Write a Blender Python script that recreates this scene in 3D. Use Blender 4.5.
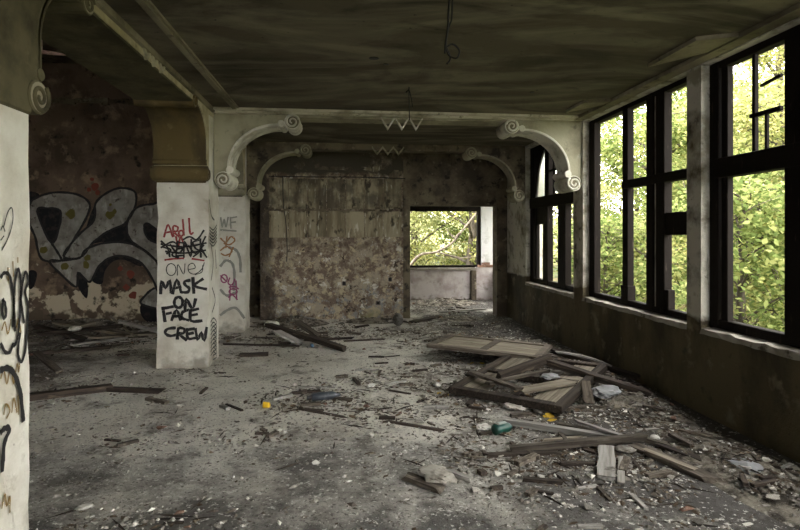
import bpy, bmesh, math, random
import numpy as np
from mathutils import Vector, Matrix, Euler, noise as mnoise
from mathutils.geometry import tessellate_polygon

for o in list(bpy.data.objects):
    bpy.data.objects.remove(o, do_unlink=True)
SC = bpy.context.scene
COL = SC.collection
R = random.Random(7)

# ------------------------------------------------------------------ camera
FPX, EYE, HORIZON = 533.0, 1.6, 235.0
YAW = math.atan(55.0 / FPX)
cam_d = bpy.data.cameras.new('camera')
cam_d.sensor_width = 36.0
cam_d.lens = 36.0 * FPX / 800.0
cam_d.shift_y = -(265.0 - HORIZON) / 800.0
cam_d.clip_start = 0.05
cam_d.clip_end = 300
cam = bpy.data.objects.new('camera', cam_d)
COL.objects.link(cam)
cam.location = (0, 0, EYE)
cam.rotation_euler = (math.radians(90), 0, -YAW)
SC.camera = cam

# ------------------------------------------------------------------ sky (soft overcast)
world = bpy.data.worlds.new('overcast_sky')
SC.world = world
world.use_nodes = True
bg = world.node_tree.nodes['Background']
bg.inputs['Color'].default_value = (1.0, 0.985, 0.945, 1)
bg.inputs['Strength'].default_value = 11.0

# hazy sun standing high over the building roof, lighting the wood outside
sun_d = bpy.data.lights.new('hazy_sun', 'SUN')
sun_d.energy = 2.0
sun_d.angle = math.radians(30)
sun_d.color = (1.0, 0.95, 0.82)
sun = bpy.data.objects.new('hazy_sun', sun_d)
COL.objects.link(sun)
sun.rotation_euler = Vector((0.62, 0.22, -0.75)).to_track_quat('-Z', 'Y').to_euler()

# ------------------------------------------------------------------ exposure
vs = SC.view_settings
vs.view_transform = 'Standard'
vs.look = 'None'
vs.gamma = 1.0
vs.use_curve_mapping = False
vs.exposure = 0.5

# ------------------------------------------------------------------ helpers
_s, _c = math.sin(YAW), math.cos(YAW)


def _ray(px, py):
    a = (px - 400) / FPX
    return Vector((_s + a * _c, _c - a * _s, (HORIZON - py) / FPX))


def gp(px, py, z=0.0):
    """world point at height z under a direction measured on the photograph"""
    r = _ray(px, py)
    return Vector((0, 0, EYE)) + r * ((z - EYE) / r.z)


def onY(px, py, Y):
    r = _ray(px, py)
    return Vector((0, 0, EYE)) + r * (Y / r.y)


def onX(px, py, X):
    r = _ray(px, py)
    return Vector((0, 0, EYE)) + r * (X / r.x)


class MB:
    """collects vertices and faces, built into one mesh object"""

    def __init__(self):
        self.v = []
        self.f = []
        self.smooth = False

    def add(self, vs_, fs_):
        b = len(self.v)
        self.v += [tuple(p) for p in vs_]
        self.f += [tuple(i + b for i in f) for f in fs_]
        return self

    def box(self, x0, x1, y0, y1, z0, z1):
        return self.add([(x0, y0, z0), (x1, y0, z0), (x1, y1, z0), (x0, y1, z0),
                         (x0, y0, z1), (x1, y0, z1), (x1, y1, z1), (x0, y1, z1)],
                        [(0, 3, 2, 1), (4, 5, 6, 7), (0, 1, 5, 4), (1, 2, 6, 5), (2, 3, 7, 6), (3, 0, 4, 7)])

    def tube(self, pts, rad, n=6, caps=True):
        pts = [Vector(p) for p in pts]
        if not hasattr(rad, '__len__'):
            rad = [rad] * len(pts)
        vs_, fs_ = [], []
        prev = None
        for i, p in enumerate(pts):
            d = (pts[min(i + 1, len(pts) - 1)] - pts[max(i - 1, 0)])
            if d.length < 1e-9:
                d = Vector((0, 0, 1))
            d.normalize()
            if prev is None:
                u = d.orthogonal().normalized()
            else:
                u = (prev - d * prev.dot(d))
                u = u.normalized() if u.length > 1e-6 else d.orthogonal().normalized()
            prev = u
            w = d.cross(u)
            for k in range(n):
                a = 2 * math.pi * k / n
                vs_.append(p + (u * math.cos(a) + w * math.sin(a)) * rad[i])
        for i in range(len(pts) - 1):
            for k in range(n):
                fs_.append((i * n + k, i * n + (k + 1) % n, (i + 1) * n + (k + 1) % n, (i + 1) * n + k))
        if caps:
            fs_.append(tuple(reversed(range(n))))
            fs_.append(tuple(range((len(pts) - 1) * n, len(pts) * n)))
        return self.add(vs_, fs_)

    def prism(self, poly, fn, w0, w1):
        """poly: list of (u, z); fn(u, w, z) -> xyz ; extruded from w0 to w1 (concave polygons allowed)"""
        n = len(poly)
        vs_ = [fn(u, w0, z) for u, z in poly] + [fn(u, w1, z) for u, z in poly]
        tris = tessellate_polygon([[Vector((u, z, 0)) for u, z in poly]])
        fs_ = [tuple(t) for t in tris] + [tuple(i + n for i in reversed(t)) for t in tris]
        fs_ += [(i, (i + 1) % n, n + (i + 1) % n, n + i) for i in range(n)]
        return self.add(vs_, fs_)

    def lathe(self, prof, n=14):
        vs_, fs_ = [], []
        for (r, x) in prof:
            for k in range(n):
                a = 2 * math.pi * k / n
                vs_.append((x, r * math.cos(a), r * math.sin(a)))
        for i in range(len(prof) - 1):
            for k in range(n):
                fs_.append((i * n + k, i * n + (k + 1) % n, (i + 1) * n + (k + 1) % n, (i + 1) * n + k))
        fs_.append(tuple(range(n)))
        fs_.append(tuple(reversed(range((len(prof) - 1) * n, len(prof) * n))))
        return self.add(vs_, fs_)

    def mesh(self, name, mat=None, smooth=False, fix=True):
        me = bpy.data.meshes.new(name)
        me.from_pydata(self.v, [], self.f)
        if fix:
            bm = bmesh.new()
            bm.from_mesh(me)
            bmesh.ops.recalc_face_normals(bm, faces=bm.faces)
            bm.to_mesh(me)
            bm.free()
        if smooth:
            me.polygons.foreach_set('use_smooth', [True] * len(me.polygons))
        if mat:
            me.materials.append(mat)
        me.update()
        return me

    def build(self, name, mat, parent=None, smooth=False, fix=True, bevel=0, world=False):
        o = bpy.data.objects.new(name, self.mesh(name, mat, smooth, fix))
        COL.objects.link(o)
        if parent:
            o.parent = parent
            if world:
                o.matrix_parent_inverse = Matrix.Translation(parent.location).inverted()
        if bevel:
            m = o.modifiers.new('bevel', 'BEVEL')
            m.width = bevel
            m.segments = 1
            m.limit_method = 'ANGLE'
        return o


def tag(o, label=None, cat=None, group=None, kind=None):
    if label:
        o['label'] = label
    if cat:
        o['category'] = cat
    if group:
        o['group'] = group
    if kind:
        o['kind'] = kind
    return o


def thing(name, label, cat, loc=(0, 0, 0), rz=0.0, group=None, kind=None):
    o = bpy.data.objects.new(name, None)
    o.empty_display_size = 0.1
    COL.objects.link(o)
    o.location = loc
    o.rotation_euler = (0, 0, rz)
    return tag(o, label, cat, group, kind)


def link(name, me, loc, rot=(0, 0, 0), scale=(1, 1, 1), parent=None):
    o = bpy.data.objects.new(name, me)
    COL.objects.link(o)
    o.location = loc
    o.rotation_euler = rot
    o.scale = scale
    if parent:
        o.parent = parent
    return o


def crom(pts, sub=6, closed=False):
    pts = [Vector(p) for p in pts]
    n = len(pts)
    if n < 3:
        return pts
    out = []
    rng = n if closed else n - 1
    for i in range(rng):
        if closed:
            a, b, c, d = pts[i - 1], pts[i], pts[(i + 1) % n], pts[(i + 2) % n]
        else:
            a, b, c, d = pts[max(i - 1, 0)], pts[i], pts[i + 1], pts[min(i + 2, n - 1)]
        for k in range(sub):
            t = k / sub
            out.append(0.5 * ((2 * b) + (c - a) * t + (2 * a - 5 * b + 4 * c - d) * t * t + (3 * b - a - 3 * c + d) * t ** 3))
    if not closed:
        out.append(pts[-1])
    return out


# ------------------------------------------------------------------ materials
def nodes_of(name):
    m = bpy.data.materials.new(name)
    m.use_nodes = True
    nt = m.node_tree
    return m, nt, nt.nodes, nt.links, nt.nodes['Principled BSDF']


def layered(name, base, layers=(), rough=0.9, bump=((30, .25), (6, .3)), dist=0.02, local=False, rand=0.0, spec=0.25):
    """base colour and noise-shaped layers of dirt, paint and painted-in light or shade.
    layer: dict(c=colour, s=scale, lo, hi, st=(sx,sy,sz), d=detail, z=(z0,z1) x=(x0,x1) limits, seed, a=amount)"""
    m, nt, N, L, P = nodes_of(name)
    P.inputs['Roughness'].default_value = rough
    P.inputs['Specular IOR Level'].default_value = spec
    if local:
        tc = N.new('ShaderNodeTexCoord')
        oi = N.new('ShaderNodeObjectInfo')
        ad = N.new('ShaderNodeVectorMath')
        ad.operation = 'MULTIPLY_ADD'
        L.new(oi.outputs['Random'], ad.inputs[0])
        ad.inputs[1].default_value = (37, 53, 71)
        L.new(tc.outputs['Object'], ad.inputs[2])
        pos = ad.outputs[0]
    else:
        g = N.new('ShaderNodeNewGeometry')
        pos = g.outputs['Position']
        sep = N.new('ShaderNodeSeparateXYZ')
        L.new(pos, sep.inputs[0])

    def noisef(scale, st, seed, detail, rough_=0.6, warp=0.0):
        mp = N.new('ShaderNodeMapping')
        mp.inputs['Scale'].default_value = st
        mp.inputs['Location'].default_value = (seed * 3.17, seed * 1.31, seed * 2.23)
        L.new(pos, mp.inputs['Vector'])
        nz = N.new('ShaderNodeTexNoise')
        nz.inputs['Scale'].default_value = scale
        nz.inputs['Detail'].default_value = detail
        nz.inputs['Roughness'].default_value = rough_
        nz.inputs['Distortion'].default_value = warp
        L.new(mp.outputs[0], nz.inputs['Vector'])
        return nz.outputs['Fac']

    cur = None
    for i, ly in enumerate(layers):
        f = noisef(ly['s'], ly.get('st', (1, 1, 1)), ly.get('seed', i + 1), ly.get('d', 6), ly.get('r', 0.6), ly.get('warp', 0.0))
        for ax in ('x', 'y', 'z'):
            if ax in ly:
                a0, a1 = ly[ax]
                mr = N.new('ShaderNodeMapRange')
                mr.inputs['From Min'].default_value = a0
                mr.inputs['From Max'].default_value = a1
                mr.inputs['To Min'].default_value = -ly.get('push', 0.35)
                mr.inputs['To Max'].default_value = 0.0
                L.new(sep.outputs[ax.upper()], mr.inputs['Value'])
                s_ = N.new('ShaderNodeMath')
                s_.operation = 'ADD'
                L.new(f, s_.inputs[0])
                L.new(mr.outputs[0], s_.inputs[1])
                f = s_.outputs[0]
        mr = N.new('ShaderNodeMapRange')
        mr.inputs['From Min'].default_value = ly['lo']
        mr.inputs['From Max'].default_value = ly['hi']
        mr.inputs['To Max'].default_value = ly.get('a', 1.0)
        L.new(f, mr.inputs['Value'])
        mx = N.new('ShaderNodeMix')
        mx.data_type = 'RGBA'
        if cur is None:
            mx.inputs[6].default_value = (*base, 1)
        else:
            L.new(cur, mx.inputs[6])
        mx.inputs[7].default_value = (*ly['c'], 1)
        L.new(mr.outputs[0], mx.inputs[0])
        cur = mx.outputs[2]
    if rand:
        if not local:
            oi = N.new('ShaderNodeObjectInfo')
        mr = N.new('ShaderNodeMapRange')
        mr.inputs['To Min'].default_value = 1 - rand
        mr.inputs['To Max'].default_value = 1 + rand
        L.new(oi.outputs['Random'], mr.inputs['Value'])
        mu = N.new('ShaderNodeVectorMath')
        mu.operation = 'SCALE'
        if cur is None:
            mu.inputs[0].default_value = base
        else:
            L.new(cur, mu.inputs[0])
        L.new(mr.outputs[0], mu.inputs['Scale'])
        cur = mu.outputs[0]
    if cur is None:
        P.inputs['Base Color'].default_value = (*base, 1)
    else:
        L.new(cur, P.inputs['Base Color'])
    nb = None
    for j, (s, st) in enumerate(bump):
        f = noisef(s, (1, 1, 1), 11 + j, 8, 0.65)
        b = N.new('ShaderNodeBump')
        b.inputs['Strength'].default_value = st
        b.inputs['Distance'].default_value = dist
        L.new(f, b.inputs['Height'])
        if nb:
            L.new(nb, b.inputs['Normal'])
        nb = b.outputs[0]
    if nb:
        L.new(nb, P.inputs['Normal'])
    return m


def paint(name, col, soft=True, dens=(0.38, 0.55), rough=0.7):
    """sprayed paint: solid in the stroke, breaking up towards its edges (attribute 'cover')"""
    m, nt, N, L, P = nodes_of(name)
    P.inputs['Roughness'].default_value = rough
    P.inputs['Base Color'].default_value = (*col, 1)
    at = N.new('ShaderNodeAttribute')
    at.attribute_name = 'cover'
    g = N.new('ShaderNodeNewGeometry')
    nz = N.new('ShaderNodeTexNoise')
    nz.inputs['Scale'].default_value = 60
    nz.inputs['Detail'].default_value = 4
    L.new(g.outputs['Position'], nz.inputs['Vector'])
    ad = N.new('ShaderNodeMath')
    ad.operation = 'MULTIPLY_ADD'
    L.new(nz.outputs['Fac'], ad.inputs[0])
    ad.inputs[1].default_value = 0.9
    L.new(at.outputs['Fac'], ad.inputs[2])
    mr = N.new('ShaderNodeMapRange')
    mr.inputs['From Min'].default_value = dens[0] + 0.3
    mr.inputs['From Max'].default_value = dens[1] + 0.45
    L.new(ad.outputs[0], mr.inputs['Value'])
    L.new(mr.outputs[0], P.inputs['Alpha'])
    return m


M = {}
M['floor'] = layered('floor_concrete', (0.72, 0.69, 0.62), [
    dict(c=(0.48, 0.45, 0.39), s=1.1, lo=.47, hi=.66, d=9),
    dict(c=(0.58, 0.56, 0.52), s=0.8, lo=.52, hi=.7, d=8, a=.7, seed=5),
    dict(c=(0.13, 0.11, 0.09), s=3.5, lo=.55, hi=.68, d=10, a=.75, seed=3),
    dict(c=(0.07, 0.063, 0.055), s=1.5, lo=.24, hi=.46, d=10, x=(0.3, 2.2), seed=8, r=.72),
    dict(c=(0.09, 0.07, 0.05), s=1.6, lo=.36, hi=.52, d=10, x=(-1.9, -3.6), seed=12, a=.85),
    dict(c=(0.085, 0.08, 0.075), s=1.4, lo=.28, hi=.52, d=10, y=(5.1, 3.2), seed=18, a=.92, r=.72),  # dirt on the near floor, with its light falloff painted in
    dict(c=(0.70, 0.68, 0.63), s=34, lo=.60, hi=.66, d=3, seed=14, a=.8),
    dict(c=(0.06, 0.05, 0.045), s=45, lo=.58, hi=.64, d=3, seed=15, a=.8),
], bump=((90, .7), (24, .6), (3, .4)), dist=.03, rough=.92)
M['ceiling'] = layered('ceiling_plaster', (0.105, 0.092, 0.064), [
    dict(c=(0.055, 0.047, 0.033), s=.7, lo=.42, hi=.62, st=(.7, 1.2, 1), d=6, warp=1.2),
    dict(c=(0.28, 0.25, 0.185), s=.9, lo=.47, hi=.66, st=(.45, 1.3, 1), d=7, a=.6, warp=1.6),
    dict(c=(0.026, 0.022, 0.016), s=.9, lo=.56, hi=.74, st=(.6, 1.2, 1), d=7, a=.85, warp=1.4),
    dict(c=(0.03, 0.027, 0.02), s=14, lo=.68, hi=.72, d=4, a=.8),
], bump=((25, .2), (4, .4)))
M['trim'] = layered('plaster_trim', (0.46, 0.43, 0.33), [
    dict(c=(0.22, 0.20, 0.14), s=3, lo=.45, hi=.65),
    dict(c=(0.10, 0.09, 0.06), s=9, lo=.58, hi=.68, a=.8)])
M['bracket'] = layered('bracket_plaster', (0.62, 0.60, 0.52), [
    dict(c=(0.36, 0.34, 0.28), s=4, lo=.45, hi=.65),
    dict(c=(0.14, 0.13, 0.10), s=11, lo=.6, hi=.68, a=.7)])
M['spandrel'] = layered('spandrel_plaster', (0.34, 0.32, 0.23), [
    dict(c=(0.20, 0.185, 0.13), s=2.2, lo=.42, hi=.62),
    dict(c=(0.46, 0.44, 0.36), s=3.0, lo=.54, hi=.66, a=.8, x=(1.6, 2.6)),  # paler towards the windows, their light put into the colour
    dict(c=(0.09, 0.085, 0.06), s=7, lo=.6, hi=.7, a=.8)])
M['pillar'] = layered('pillar_whitewash', (0.64, 0.62, 0.55), [
    dict(c=(0.47, 0.435, 0.36), s=2.5, lo=.43, hi=.66),
    dict(c=(0.30, 0.26, 0.19), s=5, lo=.6, hi=.72, a=.7),
    dict(c=(0.22, 0.20, 0.16), s=4, lo=.40, hi=.6, z=(.45, 0.0), a=.8, seed=9),
    dict(c=(0.16, 0.14, 0.11), s=28, lo=.68, hi=.72, a=.7)], bump=((35, .3), (7, .4)))
M['ochre'] = layered('pillar_ochre_paint', (0.115, 0.085, 0.035), [
    dict(c=(0.06, 0.044, 0.022), s=3, lo=.42, hi=.62, st=(1, 1, .4)),
    dict(c=(0.19, 0.15, 0.08), s=6, lo=.6, hi=.72, a=.6)])
M['olive'] = layered('olive_paint_and_soffit_shade', (0.10, 0.088, 0.05), [
    dict(c=(0.045, 0.038, 0.023), s=3, lo=.42, hi=.62), dict(c=(0.17, 0.155, 0.095), s=6, lo=.6, hi=.72, a=.6)])
M['trim_dark'] = layered('grimy_trim_groove_shade', (0.25, 0.225, 0.16), [  # grime on the trims, also the painted groove shade on volutes
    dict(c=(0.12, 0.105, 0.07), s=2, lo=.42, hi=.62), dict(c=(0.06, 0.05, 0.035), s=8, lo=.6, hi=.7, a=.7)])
M['beam_side'] = layered('beam_plaster', (0.52, 0.47, 0.33), [
    dict(c=(0.30, 0.26, 0.16), s=3, lo=.42, hi=.62),
    dict(c=(0.12, 0.10, 0.07), s=8, lo=.6, hi=.7, a=.7)])
M['wall_back'] = layered('wall_peeling', (0.36, 0.31, 0.235), [
    dict(c=(0.17, 0.125, 0.095), s=4.2, lo=.46, hi=.54, d=12, r=.74),
    dict(c=(0.46, 0.385, 0.26), s=6.5, lo=.53, hi=.57, d=10, r=.72, seed=21),
    dict(c=(0.25, 0.25, 0.245), s=7.5, lo=.53, hi=.58, d=10, r=.72, seed=23, z=(1.3, .5)),
    dict(c=(0.60, 0.57, 0.50), s=6.0, lo=.575, hi=.60, d=12, r=.75, seed=25),
    dict(c=(0.055, 0.04, 0.03), s=8, lo=.56, hi=.61, d=12, r=.75, seed=29),
    dict(c=(0.10, 0.07, 0.05), s=5, lo=.42, hi=.56, d=10, r=.7, z=(1.1, 1.4), seed=33, a=.7, push=.3),
    dict(c=(0.20, 0.20, 0.09), s=3, lo=.42, hi=.58, z=(.6, .1), x=(-.2, .4), seed=27, a=.7),
    dict(c=(0.05, 0.04, 0.032), s=3, lo=.34, hi=.55, x=(-.9, -1.6), seed=31, st=(1, 1, .3), a=.9),
    dict(c=(0.07, 0.06, 0.045), s=2.6, lo=.30, hi=.48, z=(2.62, 2.8), seed=35, push=.5),
], bump=((50, .6), (12, .8)), dist=.03)
M['panel'] = layered('wall_panel_plaster', (0.33, 0.29, 0.20), [
    dict(c=(0.17, 0.14, 0.09), s=2.5, lo=.42, hi=.6, st=(3, 3, .5), d=8),
    dict(c=(0.50, 0.47, 0.38), s=5, lo=.58, hi=.64, st=(2.5, 1, .5), d=8),
    dict(c=(0.06, 0.05, 0.035), s=5, lo=.56, hi=.64, st=(1.6, 1, .8), d=9),
    dict(c=(0.07, 0.06, 0.045), s=3.6, lo=.40, hi=.56, z=(1.95, 2.12), seed=17, push=.3, a=.75),
], bump=((40, .4), (9, .5)), rand=.2)
M['wall_dark'] = layered('wall_sooty', (0.16, 0.135, 0.09), [
    dict(c=(0.07, 0.055, 0.04), s=2.5, lo=.42, hi=.6, d=8),
    dict(c=(0.27, 0.24, 0.17), s=5, lo=.6, hi=.68, d=8),
    dict(c=(0.03, 0.025, 0.02), s=6, lo=.57, hi=.66, d=9)], bump=((40, .4), (9, .6)))
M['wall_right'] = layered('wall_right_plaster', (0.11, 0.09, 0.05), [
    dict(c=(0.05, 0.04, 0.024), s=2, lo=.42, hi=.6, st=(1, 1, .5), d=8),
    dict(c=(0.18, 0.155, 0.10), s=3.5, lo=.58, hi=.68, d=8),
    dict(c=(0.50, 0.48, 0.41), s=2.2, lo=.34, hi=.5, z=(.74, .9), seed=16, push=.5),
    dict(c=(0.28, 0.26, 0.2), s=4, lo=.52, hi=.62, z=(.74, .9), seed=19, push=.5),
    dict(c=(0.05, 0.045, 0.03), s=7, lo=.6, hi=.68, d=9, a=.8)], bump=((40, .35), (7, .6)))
M['wall_brown'] = layered('wall_brown_peeling', (0.18, 0.128, 0.092), [
    dict(c=(0.09, 0.065, 0.048), s=1.6, lo=.42, hi=.6, d=7),
    dict(c=(0.30, 0.22, 0.15), s=3.2, lo=.54, hi=.64, d=7),
    dict(c=(0.60, 0.52, 0.38), s=2.6, lo=.44, hi=.47, z=(1.15, .55), seed=6, d=8, push=.3),
    dict(c=(0.13, 0.10, 0.07), s=3.5, lo=.4, hi=.5, z=(.42, .15), seed=9, d=8),
    dict(c=(0.035, 0.03, 0.025), s=4, lo=.58, hi=.66, d=9, seed=13)], bump=((40, .4), (8, .6)))
M['parapet'] = layered('parapet_whitewash', (0.50, 0.465, 0.45), [
    dict(c=(0.34, 0.29, 0.275), s=3, lo=.45, hi=.64),
    dict(c=(0.20, 0.17, 0.15), s=5, lo=.58, hi=.7, a=.8),
    dict(c=(0.16, 0.13, 0.11), s=5, lo=.40, hi=.55, z=(.25, 0), seed=4)])
M['white'] = layered('white_paint', (0.62, 0.62, 0.62), [dict(c=(0.42, 0.42, 0.40), s=4, lo=.55, hi=.7)])
M['sill'] = layered('sill_stone', (0.30, 0.28, 0.24), [
    dict(c=(0.22, 0.2, 0.16), s=5, lo=.42, hi=.6), dict(c=(0.08, 0.07, 0.05), s=9, lo=.58, hi=.68)])
M['frame'] = layered('window_frame_wood', (0.0085, 0.006, 0.0045), [
    dict(c=(0.007, 0.005, 0.004), s=6, lo=.42, hi=.6, st=(3, 3, .4)),
    dict(c=(0.05, 0.038, 0.03), s=9, lo=.62, hi=.72, st=(3, 3, .5), a=.8)], rough=.8, bump=((40, .2),), spec=.12)
M['frame_pale'] = layered('window_frame_weathered', (0.32, 0.29, 0.25), [
    dict(c=(0.10, 0.08, 0.07), s=7, lo=.45, hi=.6, st=(3, 3, .4))], bump=((40, .2),))
M['wood'] = layered('old_plank', (0.135, 0.115, 0.092), [
    dict(c=(0.055, 0.044, 0.035), s=3, lo=.40, hi=.60, st=(.7, 12, 12), d=6),
    dict(c=(0.25, 0.225, 0.185), s=4, lo=.56, hi=.68, st=(.8, 9, 9), d=6),
    dict(c=(0.045, 0.036, 0.028), s=6, lo=.58, hi=.68, d=8, a=.8)], local=True, rand=.4, bump=((30, .3),), dist=.01)
M['wood_pale'] = layered('pale_board', (0.25, 0.22, 0.17), [
    dict(c=(0.12, 0.10, 0.075), s=3, lo=.42, hi=.62, st=(.7, 12, 12), d=6),
    dict(c=(0.09, 0.07, 0.05), s=5, lo=.58, hi=.7, d=8)], local=True, rand=.2, bump=((30, .3),), dist=.01)
M['wood_grey'] = layered('grey_board', (0.36, 0.345, 0.32), [
    dict(c=(0.20, 0.19, 0.17), s=3, lo=.42, hi=.62, st=(.7, 12, 12), d=6),
    dict(c=(0.09, 0.08, 0.07), s=5, lo=.6, hi=.7, d=8)], local=True, rand=.2, bump=((30, .3),), dist=.01)
M['wood_dark'] = layered('charred_board', (0.060, 0.046, 0.036), [
    dict(c=(0.025, 0.02, 0.017), s=3, lo=.42, hi=.6, st=(.7, 12, 12)),
    dict(c=(0.15, 0.12, 0.09), s=4, lo=.6, hi=.7, st=(.8, 9, 9))], local=True, rand=.3, bump=((30, .3),), dist=.01)
M['chip'] = layered('plaster_chip', (0.36, 0.345, 0.31), [
    dict(c=(0.17, 0.155, 0.13), s=18, lo=.42, hi=.6)], local=True, rand=.65, bump=((60, .3),), dist=.005)
M['chip_white'] = layered('white_plaster_chip', (0.66, 0.64, 0.59), [
    dict(c=(0.35, 0.33, 0.28), s=18, lo=.5, hi=.65)], local=True, rand=.3, bump=((60, .3),), dist=.005)
M['brick'] = layered('brick_fragment', (0.19, 0.115, 0.085), [
    dict(c=(0.20, 0.11, 0.08), s=14, lo=.45, hi=.6), dict(c=(0.5, 0.45, 0.4), s=9, lo=.6, hi=.66)], local=True, rand=.3)
M['grit'] = layered('fine_grit', (0.27, 0.255, 0.225), [
    dict(c=(0.10, 0.085, 0.07), s=5, lo=.42, hi=.56), dict(c=(0.58, 0.56, 0.52), s=22, lo=.58, hi=.64)], bump=())
M['mound'] = layered('dirt_heap', (0.26, 0.235, 0.19), [
    dict(c=(0.06, 0.05, 0.04), s=7, lo=.44, hi=.58, d=9), dict(c=(0.42, 0.39, 0.34), s=16, lo=.57, hi=.65, d=8)],
    bump=((50, .8), (14, .8)), dist=.04)
M['dead_leaf'] = layered('dead_leaf', (0.15, 0.105, 0.065), [
    dict(c=(0.07, 0.05, 0.03), s=20, lo=.45, hi=.6)], local=True, rand=.6, bump=())
M['yellow_leaf'] = layered('yellow_leaf', (0.62, 0.42, 0.05), [
    dict(c=(0.4, 0.25, 0.04), s=20, lo=.5, hi=.62)], local=True, rand=.25, bump=())
M['litter'] = layered('leaf_litter', (0.085, 0.066, 0.047), [
    dict(c=(0.06, 0.04, 0.025), s=9, lo=.42, hi=.56), dict(c=(0.30, 0.25, 0.18), s=13, lo=.57, hi=.63)], bump=())
M['cable'] = layered('black_cable', (0.012, 0.011, 0.010), rough=.5, bump=())
M['ground'] = layered('outside_ground', (0.10, 0.13, 0.045), [
    dict(c=(0.20, 0.16, 0.07), s=1.2, lo=.45, hi=.6), dict(c=(0.05, 0.07, 0.02), s=3, lo=.5, hi=.65)])
M['bark'] = layered('tree_bark', (0.12, 0.10, 0.08), [
    dict(c=(0.05, 0.042, 0.034), s=8, lo=.42, hi=.6, st=(1, 1, .3))])
M['bark_pale'] = layered('pale_bare_bark', (0.24, 0.20, 0.16), [
    dict(c=(0.11, 0.09, 0.07), s=8, lo=.45, hi=.62)])
M['paper'] = layered('dirty_paper', (0.68, 0.66, 0.62), [
    dict(c=(0.42, 0.39, 0.34), s=9, lo=.48, hi=.62), dict(c=(0.2, 0.18, 0.15), s=14, lo=.62, hi=.7)], local=True, bump=())
M['cloth'] = layered('dirty_cloth', (0.40, 0.375, 0.33), [
    dict(c=(0.20, 0.18, 0.15), s=9, lo=.45, hi=.6)], local=True, bump=((60, .4),), dist=.01)
M['green_can'] = layered('green_tin', (0.010, 0.062, 0.047), [
    dict(c=(0.01, 0.06, 0.05), s=12, lo=.5, hi=.62)], local=True, rough=.35, bump=(), spec=.5)
M['can_label'] = layered('can_white_print', (0.36, 0.42, 0.40), rough=.4, bump=())
M['bottle'] = layered('dusty_bottle', (0.035, 0.042, 0.052), [
    dict(c=(0.13, 0.14, 0.15), s=12, lo=.5, hi=.66)], local=True, rough=.35, bump=(), spec=.5)
M['bottle_cap'] = layered('bottle_cap', (0.02, 0.02, 0.022), rough=.4, bump=())
M['yellow'] = layered('yellow_plastic', (0.78, 0.50, 0.03), [
    dict(c=(0.45, 0.27, 0.03), s=30, lo=.55, hi=.65)], local=True, rough=.45, bump=())
M['blue'] = layered('blue_plastic', (0.10, 0.17, 0.27), rough=.45, bump=())
M['pink'] = layered('pink_light_strip', (0.80, 0.55, 0.50), [dict(c=(0.5, 0.3, 0.27), s=14, lo=.5, hi=.6)], bump=())

m, nt, N, L, P = nodes_of('plastic_film')
P.inputs['Base Color'].default_value = (.34, .35, .36, 1)
P.inputs['Roughness'].default_value = .5
P.inputs['Alpha'].default_value = .7
M['film'] = m
m, nt, N, L, P = nodes_of('dusty_glass')
P.inputs['Base Color'].default_value = (.62, .64, .60, 1)
P.inputs['Roughness'].default_value = .45
P.inputs['Transmission Weight'].default_value = .75
P.inputs['IOR'].default_value = 1.05
M['glass'] = m


def leaf_mat(name, c0, c1, c2):
    m, nt, N, L, P = nodes_of(name)
    g = N.new('ShaderNodeNewGeometry')
    r = N.new('ShaderNodeValToRGB')
    r.color_ramp.elements[0].color = (*c0, 1)
    r.color_ramp.elements[1].color = (*c2, 1)
    e = r.color_ramp.elements.new(.55)
    e.color = (*c1, 1)
    L.new(g.outputs['Random Per Island'], r.inputs['Fac'])
    d = N.new('ShaderNodeBsdfDiffuse')
    t = N.new('ShaderNodeBsdfTranslucent')
    mx = N.new('ShaderNodeMixShader')
    mx.inputs[0].default_value = .45
    L.new(r.outputs[0], d.inputs['Color'])
    L.new(r.outputs[0], t.inputs['Color'])
    L.new(d.outputs[0], mx.inputs[1])
    L.new(t.outputs[0], mx.inputs[2])
    out = [n for n in N if n.type == 'OUTPUT_MATERIAL'][0]
    L.new(mx.outputs[0], out.inputs['Surface'])
    N.remove(P)
    return m


M['leaf_yellow'] = leaf_mat('leaf_yellow_green', (.14, .17, .055), (.32, .33, .125), (.55, .50, .21))
M['leaf_green'] = leaf_mat('leaf_mid_green', (.09, .13, .04), (.22, .27, .09), (.42, .43, .17))
M['leaf_pale'] = leaf_mat('leaf_pale_green', (.24, .28, .12), (.45, .47, .22), (.64, .61, .34))

M['p_black'] = paint('spray_black', (0.012, 0.011, 0.012), dens=(.34, .5))
M['p_red'] = paint('spray_red', (0.26, 0.03, 0.03), dens=(.45, .7))
M['p_grey'] = paint('spray_grey', (0.24, 0.24, 0.21), dens=(.45, .75))
M['p_purple'] = paint('spray_purple', (0.26, 0.05, 0.13), dens=(.42, .65))
M['p_orange'] = paint('spray_rust', (0.30, 0.14, 0.05), dens=(.45, .75))
M['p_brown'] = paint('spray_brown', (0.20, 0.13, 0.04), dens=(.42, .7))
M['p_thin'] = paint('spray_thin_black', (0.05, 0.05, 0.045), dens=(.4, .62))
M['p_silver'] = layered('spray_silver', (0.34, 0.325, 0.29), [
    dict(c=(0.20, 0.185, 0.16), s=4, lo=.42, hi=.62), dict(c=(0.48, 0.46, 0.42), s=9, lo=.55, hi=.7, st=(1, 1, .5)),
    dict(c=(0.08, 0.06, 0.05), s=12, lo=.6, hi=.68)], rough=.6, bump=((40, .3),))
M['p_fillblack'] = layered('spray_fill_black', (0.016, 0.016, 0.019), [
    dict(c=(0.05, 0.04, 0.035), s=8, lo=.5, hi=.66)], bump=((40, .3),))
M['p_moss'] = layered('moss_blot', (0.15, 0.13, 0.035), bump=())
M['p_rust'] = layered('rust_blot', (0.22, 0.06, 0.04), bump=())

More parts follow.
